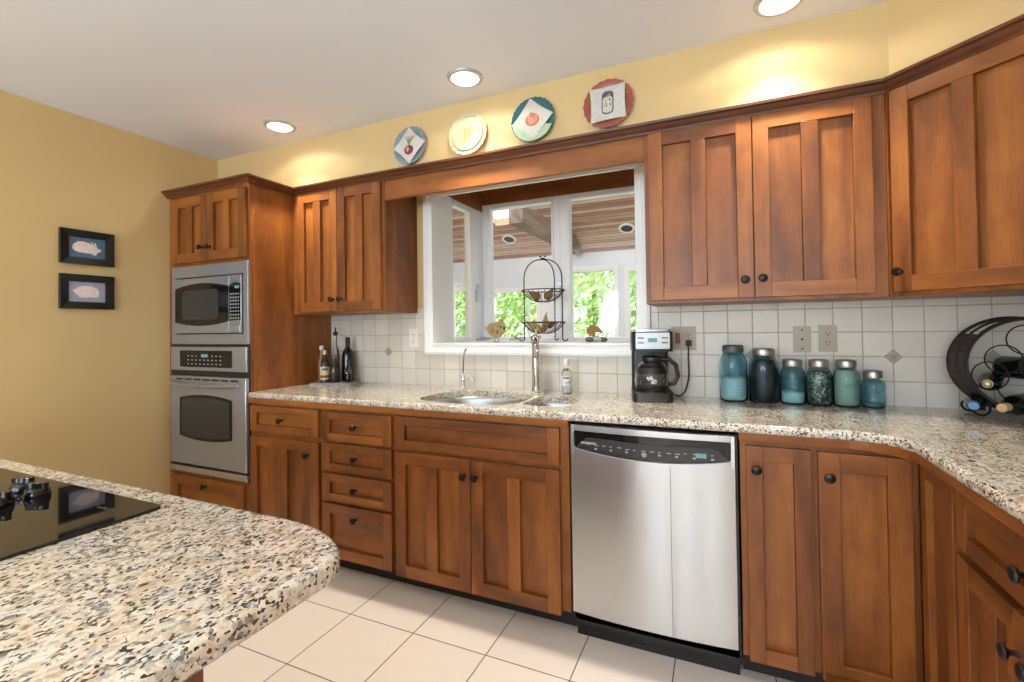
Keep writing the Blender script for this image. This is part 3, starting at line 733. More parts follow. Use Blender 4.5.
for kx, ky in ((1.815, -1.952), (1.889, -1.957), (1.893, -2.015), (1.60, -1.96), (1.60, -2.03)):
    b = MB().lathe([(.021, 0), (.022, .004), (.020, .014), (.017, .018), (0, .019)], (kx, ky, CT + .006), n=20)
    b.M = Matrix.Translation((kx, ky, CT + .02)) @ Matrix.Rotation(.5, 4, 'Z'); b.prism(rrect(-.021, .021, -.0065, .0065, .006, 3), -.006, .014); b.M = None
    obj('control_knob', b, 'blackgloss', ck, bevel=.002)
for cx, cy, r in ((1.55, -2.25, .09), (1.98, -2.28, .075), (1.48, -2.02, .075)):
    obj('burner_ring', MB().lathe([(r, 0), (r + .002, .0003), (r + .004, 0)], (cx, cy, CT + .0062), n=40), 'panelgrey', ck)
b = MB()
for k in range(5): b.box(2.085 + k * .012, 2.093 + k * .012, -1.945, -1.940 + .003 * (k % 2), CT + .006, CT + .0065)
obj('printed_mark', b, 'panelgrey', ck)

# ------------------------------------------------------------------ ceiling lights
def ceiling_light(x, y, label, grp=None, pw=1.0):
    t = thing('ceiling_light', label, 'ceiling light', (x, y, H), group=grp)
    obj('trim_ring', MB().lathe([(.066, -.001), (.066, -.010), (.070, -.012), (.082, -.008), (.086, -.0005)], (x, y, H), n=40), 'silverplastic', t)
    obj('lens', MB().lathe([(0, -.0045), (.050, -.0055), (.067, -.004), (.067, -.001), (0, -.001)], (x, y, H), n=36), 'lens', t)
    for e_, ang, bl in ((1.0, 98, 1.0), (.065, 156, .25)):
        l = bpy.data.lights.new('downlight', 'SPOT'); l.energy = SPOT_E * pw * e_; l.spot_size = math.radians(ang); l.spot_blend = bl; l.shadow_soft_size = .035; l.color = (1, .90, .74)
        o = bpy.data.objects.new('downlight', l); COL.objects.link(o); o.parent = t; o.location = (0, 0, -.03)
    return t
ceiling_light(.865, -.51, 'round recessed ceiling light above the oven cabinet, leftmost of the three')
ceiling_light(2.10, -.51, 'round recessed ceiling light above the sink and plates')
ceiling_light(3.408, -.475, 'round recessed ceiling light cut by the top of the photo, above the right wall cabinet')
for x, y, pw in ((.9, -2.45, 1.3), (2.5, -3.2, 1.3), (3.6, -2.0, .8), (1.0, -3.9, 1.6), (2.9, -4.4, 1.2)):
    ceiling_light(x, y, 'recessed ceiling light over the middle of the room, outside the picture', 'ceiling lights over the room', pw)

# ------------------------------------------------------------------ sunroom beyond the window
SZ = lambda y: 2.46 + (5 - y) * .466
S('floor_sunroom', MB().box(-4, 5.5, YT, 5.1, -.1, 0), 'floor')
b = MB()
def cpl(x0, x1, y0, y1): b.add([(x0, y0, SZ(y0)), (x1, y0, SZ(y0)), (x1, y1, SZ(y1)), (x0, y1, SZ(y1)), (x0, y0, SZ(y0) + .1), (x1, y0, SZ(y0) + .1), (x1, y1, SZ(y1) + .1), (x0, y1, SZ(y1) + .1)],
                            [(0, 1, 2, 3), (7, 6, 5, 4), (0, 4, 5, 1), (1, 5, 6, 2), (2, 6, 7, 3), (3, 7, 4, 0)])
cpl(-4, .0, YT, 5.1); cpl(.0, .50, YT, 3.3); cpl(.0, .50, 4.15, 5.1); cpl(.50, 5.5, YT, 5.1)
S('ceiling_sunroom', b, 'planks')
S('beam_trim', MB().box(1.0, 1.17, 2.42, 4.96, 2.44, 2.66, 0, 'y'), 'beam').name = 'trim_3'
def windowed(name, x0, x1, z1, wins, y, mat):
    b = MB(); xx = x0
    for a_, c_, zb, zt in wins:
        b.box(xx, a_, y, y + .1, 0, z1); b.box(a_, c_, y, y + .1, 0, zb); b.box(a_, c_, y, y + .1, zt, z1); xx = c_
    b.box(xx, x1, y, y + .1, 0, z1); return S(name, b, mat)
WS = [(-3.2, -2.0, .5, 1.90), (-1.85, -.75, .5, 1.93), (-.47, .34, .5, 1.875), (.97, 1.655, .5, 2.15), (1.89, 2.6, .5, 2.12), (2.8, 3.6, .5, 2.12), (3.8, 4.9, .5, 2.12)]
windowed('wall_sunroom_far', -4, 5.5, 2.56, WS, 5.0, 'offwhite')
for k, (a_, c_, zb, zt) in enumerate(WS):
    b = MB().box(a_ - .07, a_, 4.975, 5, zb - .07, zt + .08).box(c_, c_ + .07, 4.975, 5, zb - .07, zt + .08).box(a_, c_, 4.975, 5, zt, zt + .08).box(a_, c_, 4.975, 5, zb - .07, zb)
    m_ = (a_ + c_) / 2 + (.25 if k == 2 else 0)
    if k in (1, 2): b.box(m_ - .02, m_ + .02, 5.0, 5.05, zb, zt)
    o = S('window_%d' % (k + 8), b, 'white'); S('glass_pane', MB().box(a_, c_, 5.06, 5.066, zb, zt), 'pane', o)
S('wall_sunroom_left', MB().box(-4.1, -4, YT, 5.1, 0, 4.8), 'offwhite'); S('wall_sunroom_right', MB().box(5.5, 5.6, YT, 5.1, 0, 4.8), 'offwhite')
S('wall_house', MB().box(-4.1, -.1, YT - .1, YT, 0, 4.8).box(XR + .1, 5.6, YT - .1, YT, 0, 4.8).box(-.1, XR + .1, 0, YT, H + .1, 4.8), 'offwhite')
nrm = Vector((0, .466, 1)).normalized()
for x, y, nm in ((.07, 4.49, 'round recessed light in the sunroom plank ceiling, seen left of the beam'), (1.955, 4.50, 'round recessed light in the sunroom plank ceiling near the right casing')):
    t = thing('ceiling_light', nm, 'ceiling light', (x, y, SZ(y)), local=True); t.rotation_euler = (-math.atan(.466), 0, 0)
    obj('trim_ring', MB().lathe([(.085, .0), (.085, -.012), (.115, -.010), (.118, -.0005)], n=32), 'white', t)
    obj('lens', MB().lathe([(0, -.004), (.085, -.004), (.085, -.001), (0, -.001)], n=32), 'panelgrey', t)
# garden
S('ground', MB().box(-30, 30, 5.1, 45, -.15, -.05), 'grass')
def tree(x, y, h, r, label, seed, n=2600):
    rnd = random.Random(seed); t = thing('tree', label, 'tree', (x, y, -.05), group='trees outside the sunroom windows')
    b = MB().tube([(x, y, -.05), (x + .1, y, h * .3), (x - .05, y + .1, h * .6), (x, y, h * .9)], lambda q: .16 * (1 - q) + .03, 8)
    for k in range(7):
        a_ = k * 2.4; z = h * (.3 + .08 * k); b.tube([(x, y, z), (x + r * .5 * math.cos(a_), y + r * .5 * math.sin(a_), z + h * .1)], lambda q: .06 * (1 - q) + .015, 6)
    obj('trunk', b, 'bark', t)
    b = MB()
    for k in range(n):
        while True:
            p = Vector((rnd.uniform(-1, 1), rnd.uniform(-1, 1), rnd.uniform(-1, 1)))
            if p.length < 1 and p.length > .35: break
        c = Vector((x + p.x * r, y + p.y * r, h * .55 + p.z * h * .5)); s_ = rnd.uniform(.07, .16)
        a = Vector((rnd.gauss(0, 1), rnd.gauss(0, 1), rnd.gauss(0, 1))).normalized(); q = a.orthogonal().normalized(); w_ = a.cross(q)
        random.seed(seed * 9999 + k)
        b.add([c - q * s_, c + w_ * s_ * .5 + a * s_ * .1, c + q * s_, c - w_ * s_ * .5 + a * s_ * .1], [(0, 1, 2, 3)])
    obj('foliage', b, 'leaf', t)
spots_ = [(-11.5 + 3.4 * k, 10.2, 4.6 + (k % 3) * .5, 1.66) for k in range(6)] + [(-15 + 4.6 * k, 15, 4.9 + (k % 2) * .4, 2.2) for k in range(6)]
for k, (x, y, h, r) in enumerate(spots_):
    tree(x, y, h, r, 'sunlit leafy green tree growing outside the sunroom windows', k + 1, 2400)
random.seed(99)
# ------------------------------------------------------------------ taps and soap
fx, fy = 2.285, -.105
t = thing('faucet', 'tall chrome column faucet behind the sink', 'faucet', (fx, fy, CT))
obj('body', MB().lathe([(.030, 0), (.031, .006), (.026, .012), (.0235, .05), (.0235, .24), (.025, .262), (.024, .270), (0, .272)], (fx, fy, CT), n=24), 'chrome', t)
dirv = Vector((.36, -.93, 0)).normalized()
hd = Vector((fx, fy, CT + .285))
obj('head', MB().ico(hd, .031, 0, 16, (1, 1, .85)), 'chrome', t)
sp = [hd + dirv * a_ + Vector((0, 0, z_)) for a_, z_ in ((0, 0), (.03, .004), (.07, -.010), (.11, -.045), (.13, -.09))]
obj('spout', MB().tube(sp, lambda q: .0185 + .002 * q, 14), 'chrome', t)
obj('lever', MB().tube([hd + Vector((0, 0, .018)), hd + Vector((.002, .004, .035)), hd + Vector((.0, .006, .052))], lambda q: .005 + .003 * q, 10), 'cork', t, label='small copper-coloured lever tip')
fx, fy = 1.838, -.105
t = thing('filter_tap', 'slim chrome drinking water tap left of the main faucet', 'tap', (fx, fy, CT))
obj('body', MB().lathe([(.021, 0), (.022, .005), (.013, .010), (.011, .03), (.015, .042), (.015, .058), (.009, .075), (.006, .09), (0, .092)], (fx, fy, CT), n=20), 'chrome', t)
obj('spout', MB().tube([(fx, fy, CT + .085), (fx + .003, fy, CT + .15), (fx + .012, fy - .004, CT + .205), (fx + .024, fy - .008, CT + .228), (fx + .032, fy - .012, CT + .224)], .0048, 10), 'chrome', t)
obj('handle', MB().tube([(fx, fy, CT + .048), (fx + .03, fy, CT + .053), (fx + .048, fy, CT + .068)], lambda q: .005, 8).tube([(fx + .035, fy - .002, CT + .078), (fx + .05, fy, CT + .066), (fx + .066, fy + .002, CT + .046)], .006, 8), 'chrome', t)
sx_, sy_ = 2.452, -.10
t = thing('soap_bottle', 'small clear bottle with a printed white label beside the faucet', 'bottle', (sx_, sy_, CT))
obj('bottle', MB().lathe([(.024, 0), (.027, .004), (.027, .10), (.022, .118), (.012, .13), (.011, .150), (.0, .151)], (sx_, sy_, CT), n=24), 'clear', t)
obj('liquid', MB().lathe([(.0235, .004), (.0245, .008), (.0245, .045), (0, .0455)], (sx_, sy_, CT), n=20), 'label_white', t)
obj('cap', MB().lathe([(.0135, .148), (.0135, .172), (.012, .178), (0, .179)], (sx_, sy_, CT), n=20), 'white_cap', t)
def wrap(mb, c, r, z0, z1, a0, a1, mat=0, n=12):
    vs_ = []
    for i in range(n + 1):
        a_ = a0 + (a1 - a0) * i / n
        for z in (z0, z1): vs_.append((c[0] + r * math.cos(a_), c[1] + r * math.sin(a_), z))
    return mb.add(vs_, [(2 * i, 2 * i + 2, 2 * i + 3, 2 * i + 1) for i in range(n)], mat)
AF = math.atan2(-2.3, .7)
b = MB(); wrap(b, (sx_, sy_), .0275, CT + .04, CT + .092, AF - 1.1, AF + 1.1)
wrap(b, (sx_, sy_), .0279, CT + .078, CT + .086, AF - .7, AF + .5, 1); wrap(b, (sx_, sy_), .0279, CT + .055, CT + .060, AF - .3, AF + .8, 1)
for k in (-.35, 0.1): wrap(b, (sx_, sy_), .0235, CT + .118, CT + .128, AF + k, AF + k + .3, 1, 4)
obj('label_print', b, ['label_white', 'label_dark'], t)

# ------------------------------------------------------------------ outlets
def outlet(x, z, wd, label, mat='almond', kind='duplex'):
    t = thing('outlet' if kind != 'phone' else 'wall_plate', label, 'outlet', (x, -.006, z))
    obj('plate', MB().prism(rrect(x - wd / 2, x + wd / 2, z - .058, z + .058, .004, 3), -.0115, -.0062, 'xz'), mat, t, bevel=.0015)
    xs_ = [x] if wd < .1 else [x + .023]
    b = MB(); d = MB()
    for xx in xs_:
        if kind == 'phone':
            for dz in (-.042, 0, .042): d.lathe([(.0055 if dz == 0 else .0035, 0), (.004, .0015), (0, .0015)], (xx, -.0112, z + dz), 'y', 12)
        else:
            for dz in (-.020, .020):
                b.prism(rrect(xx - .0165, xx + .0165, z + dz - .0145, z + dz + .0145, .010, 4), -.0135, -.011, 'xz')
                d.box(xx - .0085, xx - .0055, -.0142, -.013, z + dz - .001, z + dz + .008).box(xx + .0055, xx + .0085, -.0142, -.013, z + dz - .001, z + dz + .007)
                d.lathe([(.003, 0), (.003, .001), (0, .001)], (xx, -.0132, z + dz - .007), 'y', 10)
            d.lathe([(.0025, 0), (0, .001)], (xx, -.0112, z), 'y', 8)
    if b.v: obj('socket', b, mat, t)
    obj('slots', d, 'almond_dark', t)
    return t
outlet(1.429, 1.196, .066, 'white duplex outlet on the tiles left of the window', 'whiteplate')
t = outlet(3.022, 1.190, .115, 'double-width almond outlet plate behind the coffee maker with a cord plugged in')
b = MB().box(2.985, 3.006, -.017, -.011, 1.165, 1.215); obj('switch', b, 'wood', t, bevel=.003, label='brown rocker insert')
outlet(3.520, 1.184, .068, 'almond wall plate with three dark screws above the jars', kind='phone')
outlet(3.617, 1.188, .068, 'almond duplex outlet above the small jars')

# ------------------------------------------------------------------ coffee maker
cm = thing('coffee_maker', 'black and silver drip coffee maker below the double outlet', 'coffee maker', (2.885, -.155, CT), .22, local=True)
b = MB().prism(rrect(-.088, .088, -.115, .095, .03), 0, .045); obj('base', b, 'black', cm, bevel=.006)
obj('warming_plate', MB().lathe([(.062, .045), (.062, .049), (0, .049)], (0, -.04, 0), n=28), 'panelgrey', cm)
obj('water_tank', MB().prism(rrect(-.085, .085, .035, .095, .02), .045, .235), 'black', cm, bevel=.004)
hs = obj('housing', MB().prism(rrect(-.090, .090, -.105, .095, .025), .228, .318), 'black', cm, bevel=.006)
obj('lid', MB().prism(rrect(-.082, .082, -.095, .09, .02), .318, .330), 'silverplastic', cm, bevel=.004)
fp = obj('front_panel', MB().prism(rrect(-.074, .074, .240, .314, .006, 3), -.1085, -.10, 'xz'), 'silverplastic', cm, bevel=.002)
obj('display', MB().box(-.020, .020, -.1095, -.108, .270, .290), 'display', fp)
b = MB()
for sx in (-.052, .052):
    for z in (.268, .290): b.box(sx - .013, sx + .013, -.111, -.108, z - .0025, z + .0025)
obj('button', b, 'black', fp)
car = obj('carafe', MB().lathe([(.056, .050), (.072, .060), (.077, .090), (.073, .130), (.060, .165), (.046, .182), (.044, .182), (.058, .164), (.071, .129), (.075, .090), (.070, .062), (.050, .0525), (0, .0525)], (0, -.040, 0), n=36), 'clear', cm)
obj('carafe_lid', MB().lathe([(.042, .176), (.046, .186), (.044, .200), (.02, .206), (0, .206)], (0, -.040, 0), n=28), 'black', car)
obj('band', MB().lathe([(.0745, .128), (.073, .136), (.066, .155), (.0645, .155), (.072, .128)], (0, -.040, 0), n=32), 'black', car)
obj('carafe_handle', MB().tube([(.040, -.045, .188), (.075, -.052, .192), (.105, -.058, .165), (.112, -.060, .115), (.096, -.057, .080), (.070, -.05, .078)], lambda q: .0105, 10), 'black', car)
obj('foot_ring', MB().lathe([(.068, .050), (.0735, .060), (.0755, .068), (.0745, .068), (.066, .05)], (0, -.04, 0), n=32), 'black', car)
cr = [(2.98, -.06, CT + .012), (3.005, -.05, CT + .006), (3.030, -.045, CT + .035), (3.045, -.04, CT + .10), (3.044, -.035, CT + .18), (3.045, -.035, CT + .225), (3.046, -.036, CT + .25)]
def smooth_path(p, n=6):
    p = [Vector(q) for q in p]; out = []
    for i in range(len(p) - 1):
        p0, p1, p2, p3 = p[max(i - 1, 0)], p[i], p[i + 1], p[min(i + 2, len(p) - 1)]
        for k in range(n):
            t_ = k / n; out.append(.5 * ((2 * p1) + (p2 - p0) * t_ + (2 * p0 - 5 * p1 + 4 * p2 - p3) * t_ ** 2 + (3 * p1 - p0 - 3 * p2 + p3) * t_ ** 3))
    return out + [p[-1]]
b = MB().tube(smooth_path(cr), .0038, 8); t = single('power_cord', b, 'rubber', 'black power cord rising from the coffee maker to the outlet', 'cord', (3.0, -.07, CT))
pl_ = MB().prism(rrect(3.033, 3.059, 1.152, 1.182, .006, 3), -.040, -.0145, 'xz'); pl_.v = [p - Vector((3.0, -.07, CT)) for p in pl_.v]; o = obj('plug', pl_, 'rubber', t, bevel=.003)

# ------------------------------------------------------------------ jars
def jar(x, y, r, h, label, lid, fillm, fh, grp='teal glass jars on the counter'):
    t = thing('glass_jar', label, 'jar', (x, y, CT), group=grp)
    nr = r * .66; nh = h - .030
    prof = [(r * .86, 0), (r * .97, .004), (r, .014), (r, nh * .68), (r * .985, nh * .76), (r * .93, nh * .85), (r * .82, nh * .93), (nr * 1.05, nh * .985), (nr, nh), (nr, h - .004)]
    inn = [(nr - .003, h - .004), (nr - .003, nh), (r * .79, nh * .92), (r * .90, nh * .84), (r * .94, nh * .76), (r - .004, nh * .67), (r - .004, .016), (r * .84, .007), (0, .006)]
    g_ = obj('glass_body', MB().lathe(prof + inn, (x, y, CT), n=36), 'teal', t)
    # raised script-like ridge on the glass
    pts = []
    for k in range(15): a_ = AF - .7 + 1.3 * k / 14; pts.append((x + (r + .0005) * math.cos(a_), y + (r + .0005) * math.sin(a_), CT + nh * .52 + .012 * math.sin(k * 1.9) + .0012 * k))
    obj('raised_script', MB().tube(pts, .0012, 5), 'teal', g_)
    ri_ = r - .0055
    def cap(z): return ri_ if z < nh * .62 else ri_ * max(.60, 1 - .42 * ((z - nh * .62) / (nh * .38)) ** 2)
    pf = [(0, .0075), (r * .82, .0085), (ri_, .017)]
    z = .03
    while z < fh: pf.append((cap(z), z)); z += .012
    pf += [(cap(fh), fh), (cap(fh) * .5, fh + .003), (0, fh + .001)]
    obj('contents', MB().lathe(pf, (x, y, CT), n=28), fillm, t)
    lr = nr + .005
    obj('lid', MB().lathe([(nr + .001, h - .030), (lr, h - .029), (lr + .001, h - .016), (lr, h - .004), (lr - .003, h), (lr - .008, h + .0005), (lr - .010, h - .002), (0, h - .002)], (x, y, CT), n=36), lid, t)
yj = -.085
jar(3.238, yj, .059, .252, 'tall teal glass jar with a grey lid, half filled with white powder', 'lidgrey', 'cream_salt', .105)
jar(3.360, yj, .060, .238, 'big teal glass jar packed with dark contents, silver lid', 'lidzinc', 'berry', .185)
jar(3.470, yj - .005, .0495, .192, 'teal glass jar with a low layer of pale contents', 'lidzinc', 'milk', .052)
jar(3.567, yj - .01, .0475, .192, 'teal glass jar full of mixed brown beans', 'lidzinc', 'beans', .140)
jar(3.663, yj - .01, .048, .192, 'teal glass jar full of green-grey grain', 'lidzinc', 'grain', .150)
jar(3.755, yj - .005, .042, .150, 'smallest teal glass jar, at the right end of the jar row', 'lidzinc', 'china_blue', .012)

# ------------------------------------------------------------------ bottles on the tray
b = MB().prism(rrect(-.135, .135, -.085, .085, .012, 3), 0, .008); b.prism(rrect(-.135, .135, -.085, .085, .012, 3), .008, .012, mat=0)
TX, TY, TA = .905, -.135, .35
tr = obj('tray', b, 'tray', bevel=.003); tr.location = (TX, TY, CT); tr.rotation_euler = (0, 0, TA); tag(tr, 'flat grey tray under the bottles beside the oven cabinet', 'tray')
def bottle(x, y, prof, mat, label, name='bottle', parts=()):
    t = thing(name, label, 'bottle', (x, y, CT + .012), group='bottles on the grey tray')
    obj('glass_body', MB().lathe(prof, (x, y, CT + .012), n=24), mat, t)
    for nm, pf, m_ in parts: obj(nm, MB().lathe(pf, (x, y, CT + .012), n=20), m_, t)
    return t
AL = math.atan2(-2.3, 2.35)
x, y = .868, -.185
t = bottle(x, y, [(.025, 0), (.029, .004), (.029, .105), (.024, .13), (.012, .155), (.011, .19), (0, .191)], 'vinegar', 'front bottle on the tray with a cream and red label and a yellow cap', parts=[('cap', [(.0125, .178), (.0125, .205), (0, .206)], 'label_cream')])
b = MB(); wrap(b, (x, y), .0297, CT + .03, CT + .112, AL - 1.3, AL + 1.3, 0); wrap(b, (x, y), .0301, CT + .042, CT + .058, AL - 1.2, AL + 1.2, 1); wrap(b, (x, y), .0301, CT + .088, CT + .104, AL - .6, AL + .6, 2)
obj('paper_label', b, ['label_cream', 'label_red', 'label_dark'], t)
bottle(.805, -.15, [(.024, 0), (.027, .004), (.027, .12), (.022, .15), (.012, .18), (.0115, .215), (0, .216)], 'amber', 'amber bottle with a white cap behind the labelled front bottle', parts=[('cap', [(.014, .205), (.014, .232), (0, .233)], 'white_cap')])
bottle(.93, -.165, [(.026, 0), (.028, .004), (.028, .085), (.023, .105), (.013, .118), (.0125, .155), (0, .156)], 'vinegar', 'short dark square-shouldered bottle on the tray with a grey top', parts=[('cap', [(.014, .150), (.014, .172), (.011, .176), (0, .177)], 'label_dark')])
bottle(.865, -.09, [(.022, 0), (.025, .004), (.025, .16), (.018, .21), (.010, .24), (.010, .30), (0, .301)], 'clear', 'tall clear oil bottle with a black pour spout', parts=[('oil', [(.0215, .003), (.0225, .006), (.0225, .08), (0, .081)], 'amber'), ('pour_spout', [(.006, .296), (.015, .300), (.015, .318), (.005, .324), (.0035, .350), (0, .352)], 'rubber')])
bottle(.955, -.075, [(.033, 0), (.037, .005), (.037, .165), (.033, .19), (.016, .215), (.014, .225), (.014, .278), (0, .279)], 'darkbottle', 'large dark wine-style bottle at the back of the tray', 'wine_bottle', [('capsule', [(.0148, .225), (.0148, .282), (.012, .286), (0, .287)], 'rubber')])
bottle(1.005, -.125, [(.020, 0), (.022, .004), (.022, .07), (.014, .095), (.009, .105), (.009, .125), (0, .126)], 'clear', 'small clear cruet at the right end of the tray', parts=[('stopper', [(.008, .123), (.012, .132), (.008, .142), (0, .143)], 'panelgrey'), ('vinegar', [(.018, .003), (.019, .006), (.019, .05), (0, .051)], 'vinegar')])

# ------------------------------------------------------------------ two-tier wire basket on the sill
bx, by = 2.19, .28
t = thing('tiered_basket', 'black wrought iron two-tier wire basket stand on the window sill', 'basket', (bx, by, WZ0))
R_ = .118; b = MB()
legs = [(-.95, -.18), (.95, -.22), (.28, .80)]
legs = [(R_ * math.cos(a_), R_ * math.sin(a_)) for a_ in (math.radians(199), math.radians(8), math.radians(72))]
ZB = WZ0
for lx, ly in legs:
    d = Vector((lx, ly, 0)).normalized(); pts = []
    for q in range(7): a_ = PI * 1.2 - q * PI * 1.15 / 6; pts.append(Vector((bx + lx, by + ly, ZB + .017)) + d * (.017 + .014 * math.cos(a_) + .004) + Vector((0, 0, .014 * math.sin(a_) * -1 - .0 )))
    pts = [Vector((bx + lx, by + ly, ZB + .0165)) + d * (.016 - .016 * math.cos(PI * q / 6)) + Vector((0, 0, -.0125 * math.sin(PI * q / 6))) for q in range(6, -1, -1)]
    pts += [Vector((bx + lx, by + ly, ZB + z)) for z in (.06, .14, .24, .32, .385)]
    for q in range(1, 9): a_ = PI / 2 * q / 8; pts.append(Vector((bx + lx * math.cos(a_) ** .8 if q < 8 else bx, by + ly * math.cos(a_) ** .8 if q < 8 else by, ZB + .385 + .122 * math.sin(a_))))
    b.tube(pts, .0036, 8)
for s_ in (-1, 1):   # little curls at the top
    b.tube([(bx + s_ * (.004 + .012 * math.sin(q * .9)), by, ZB + .507 + .010 * q / 3 + .006 * math.cos(q)) for q in range(5)], .0032, 6)
b.ico((bx, by, ZB + .511), .009); b.ico((bx - .016, by, ZB + .525), .006); b.ico((bx + .016, by, ZB + .525), .006)
obj('stand', b, 'iron', t)
for zr, zb in ((ZB + .315, .070), (ZB + .118, .068)):
    b = MB(); RR = .133
    for rr, dz in ((RR, 0), (.035, -zb)): b.tube([(bx + rr * math.cos(k * PI / 18), by + rr * math.sin(k * PI / 18), zr + dz) for k in range(36)], .0034 if dz == 0 else .002, 6, closed=True)
    for k in range(22):
        a_ = 2 * PI * k / 22; b.tube([(bx + rr * math.cos(a_), by + rr * math.sin(a_), zr - zb * (1 - ((rr - .035) / (RR - .035)) ** 1.9)) for rr in (RR, .115, .09, .065, .035)], .0018, 5)
    obj('wire_bowl', b, 'iron', t)
def gourd(x, y, z, label, mat, ln, r, rot, grp, bend=.0):
    R3 = Matrix.Rotation(rot[2], 3, 'Z') @ Matrix.Rotation(rot[0], 3, 'X') @ Matrix.Rotation(rot[1], 3, 'Y')
    t = thing('dried_gourd', label, 'gourd', (x, y, z), group=grp, local=True); t.rotation_euler = R3.to_euler()
    pf = [(0, -ln * .5), (r * .7, -ln * .44), (r, -ln * .22), (r * .92, -ln * .02), (r * .55, ln * .2), (r * .42, ln * .34), (r * .2, ln * .44), (0, ln * .46)]
    obj('flesh', MB().lathe(pf, n=18), mat, t, angle=80); obj('stem', MB().tube([(0, 0, ln * .44), (.003, 0, ln * .52), (.008, 0, ln * .56)], .003, 6), 'hen_spot', t)
g1 = 'gourds in the wire basket'
u1 = WZ0 + .318
gourd(bx - .052, by - .02, WZ0 + .288, 'left of the two brown gourds in the upper wire bowl', 'gourd', .088, .027, (-.2, -1.0, .3), g1)
gourd(bx + .046, by - .015, WZ0 + .290, 'right of the two brown gourds in the upper wire bowl', 'gourd', .08, .027, (.1, .75, -.2), g1)
gourd(bx - .066, by - .025, WZ0 + .100, 'slim tan gourd leaning left in the lower wire bowl', 'gourd_tan', .09, .018, (.0, -1.0, .4), g1)
gourd(bx - .022, by - .045, WZ0 + .088, 'tan gourd lying in the middle front of the lower wire bowl', 'gourd_tan', .085, .019, (.3, -.6, -.2), g1)
gourd(bx + .005, by + .02, WZ0 + .125, 'tan gourd standing highest in the lower wire bowl', 'gourd_tan', .095, .021, (.0, .1, 0), g1)
gourd(bx + .03, by - .045, WZ0 + .090, 'brown gourd just right of centre in the lower wire bowl', 'gourd', .08, .018, (.1, .7, .2), g1)
gourd(bx + .058, by - .01, WZ0 + .103, 'dark reddish gourd at the right of the lower wire bowl', 'label_red', .07, .017, (.2, 1.1, .1), g1)

# hen and carved animal
hx, hy = 1.90, .205
t = thing('hen_figurine', 'round speckled wooden hen figurine on wire legs at the left of the sill', 'figurine', (hx, hy, WZ0), .42, local=True)
outl = [(-.058, .072), (-.054, .100), (-.036, .118), (-.012, .121), (.005, .124), (.020, .132), (.029, .150), (.034, .136), (.044, .146), (.047, .128), (.056, .112), (.062, .092), (.058, .066), (.046, .044), (.026, .030), (.004, .025), (-.018, .028), (-.042, .044)]
obj('body', MB().prism(outl, -.010, .010, 'xz'), 'hen', t, bevel=.004)
obj('wing', MB().prism([(-.072, .092), (-.050, .096), (-.038, .088), (-.034, .070), (-.042, .054), (-.060, .066)], -.016, -.009, 'xz'), 'hen_wing', t, bevel=.002)
b = MB(); rr_ = random.Random(4)
for k in range(16): b.lathe([(rr_.uniform(.0025, .005), 0), (0, .0008)], (rr_.uniform(-.028, .044), -.0102, rr_.uniform(.045, .105)), 'y', 8)
b.ico((.052, -.009, .085), .009, 0, 8, (1, .5, 1)); obj('spots', b, 'hen_spot', t)
obj('legs', MB().tube([(-.008, 0, .034), (-.008, 0, .003), (-.008, -.02, .002)], .0018, 5).tube([(.014, 0, .034), (.014, 0, .003), (.014, -.02, .002)], .0018, 5).box(-.02, .026, -.018, .012, 0, .002), 'iron', t)
ex, ey = 2.535, .16
t = thing('carved_animal', 'small brown carved animal figurine standing on stones at the right of the sill', 'figurine', (ex, ey, WZ0 + .032), .42, local=True)
prof_ = [(-.040, .022), (-.040, .040), (-.028, .056), (-.010, .062), (.010, .060), (.030, .048), (.044, .034), (.052, .024), (.050, .018), (.036, .022), (.022, .024), (.008, .022), (.005, .0), (-.003, .0), (-.006, .014), (-.016, .012), (-.018, 0), (-.028, 0), (-.030, .014)]
obj('body', MB().prism(prof_, -.011, .011, 'xz'), 'bear', t, bevel=.005)
for sx2, sz2, rr2, mm, lb in ((-.025, .016, .022, 'stone_g', 'dark stone under the carved animal'), (.012, .014, .026, 'stone_w', 'pale stone under the middle of the carved animal'), (.052, .018, .020, 'stone_g', 'grey stone right of the carved animal')):
    p = Vector((ex, ey, WZ0)) + Matrix.Rotation(.42, 3, 'Z') @ Vector((sx2, 0, rr2 * .68)); b = MB().ico(p, rr2, 0, 12, (1.25, .9, .68))
    single('stone', b, mm, lb, 'stone', tuple(p))

# ------------------------------------------------------------------ plates above the window
def plate(x, z, r, label, rim, centre, draw, lobes=0, rim2=None, sq=0, rimw=.8):
    y0 = -.302
    t = thing('decorative_plate', label, 'plate', (x, y0, z), group='painted plates on the soffit', local=True)
    t.rotation_euler = (math.radians(-4), 0, 0)
    wob = (lambda a_: 1 + .022 * math.cos(a_ * lobes)) if lobes else None
    b = MB().lathe([(r * .55, .0), (r * .6, .004), (r * .92, .016), (r, .020), (r, .0225), (r * .96, .0225), (r * .72, .012), (r * .66, .009), (0, .008)], (0, 0, 0), 'y', 64, wob=wob)
    obj('dish', b, rim, t)
    b = MB(); draw(b); obj('painting', b, centre, t)
def poly_disc(b, pts, y, mat): b.prism(pts, -y, -y - .0012, 'xz', mat)
def circ(cx, cz, rx, rz, n=20): return [(cx + rx * math.cos(2 * PI * k / n), cz + rz * math.sin(2 * PI * k / n)) for k in range(n)]
def napkin(r, rot, bow_=.12, n=6):
    out = []
    for s_ in range(4):
        a_, c_ = rot + s_ * PI / 2, rot + (s_ + 1) * PI / 2
        p, q = Vector((math.cos(a_), math.sin(a_))) * r, Vector((math.cos(c_), math.sin(c_))) * r
        for k in range(n):
            u_ = k / n; v = p.lerp(q, u_); v = v * (1 - bow_ * math.sin(PI * u_)); out.append(tuple(v))
    return out
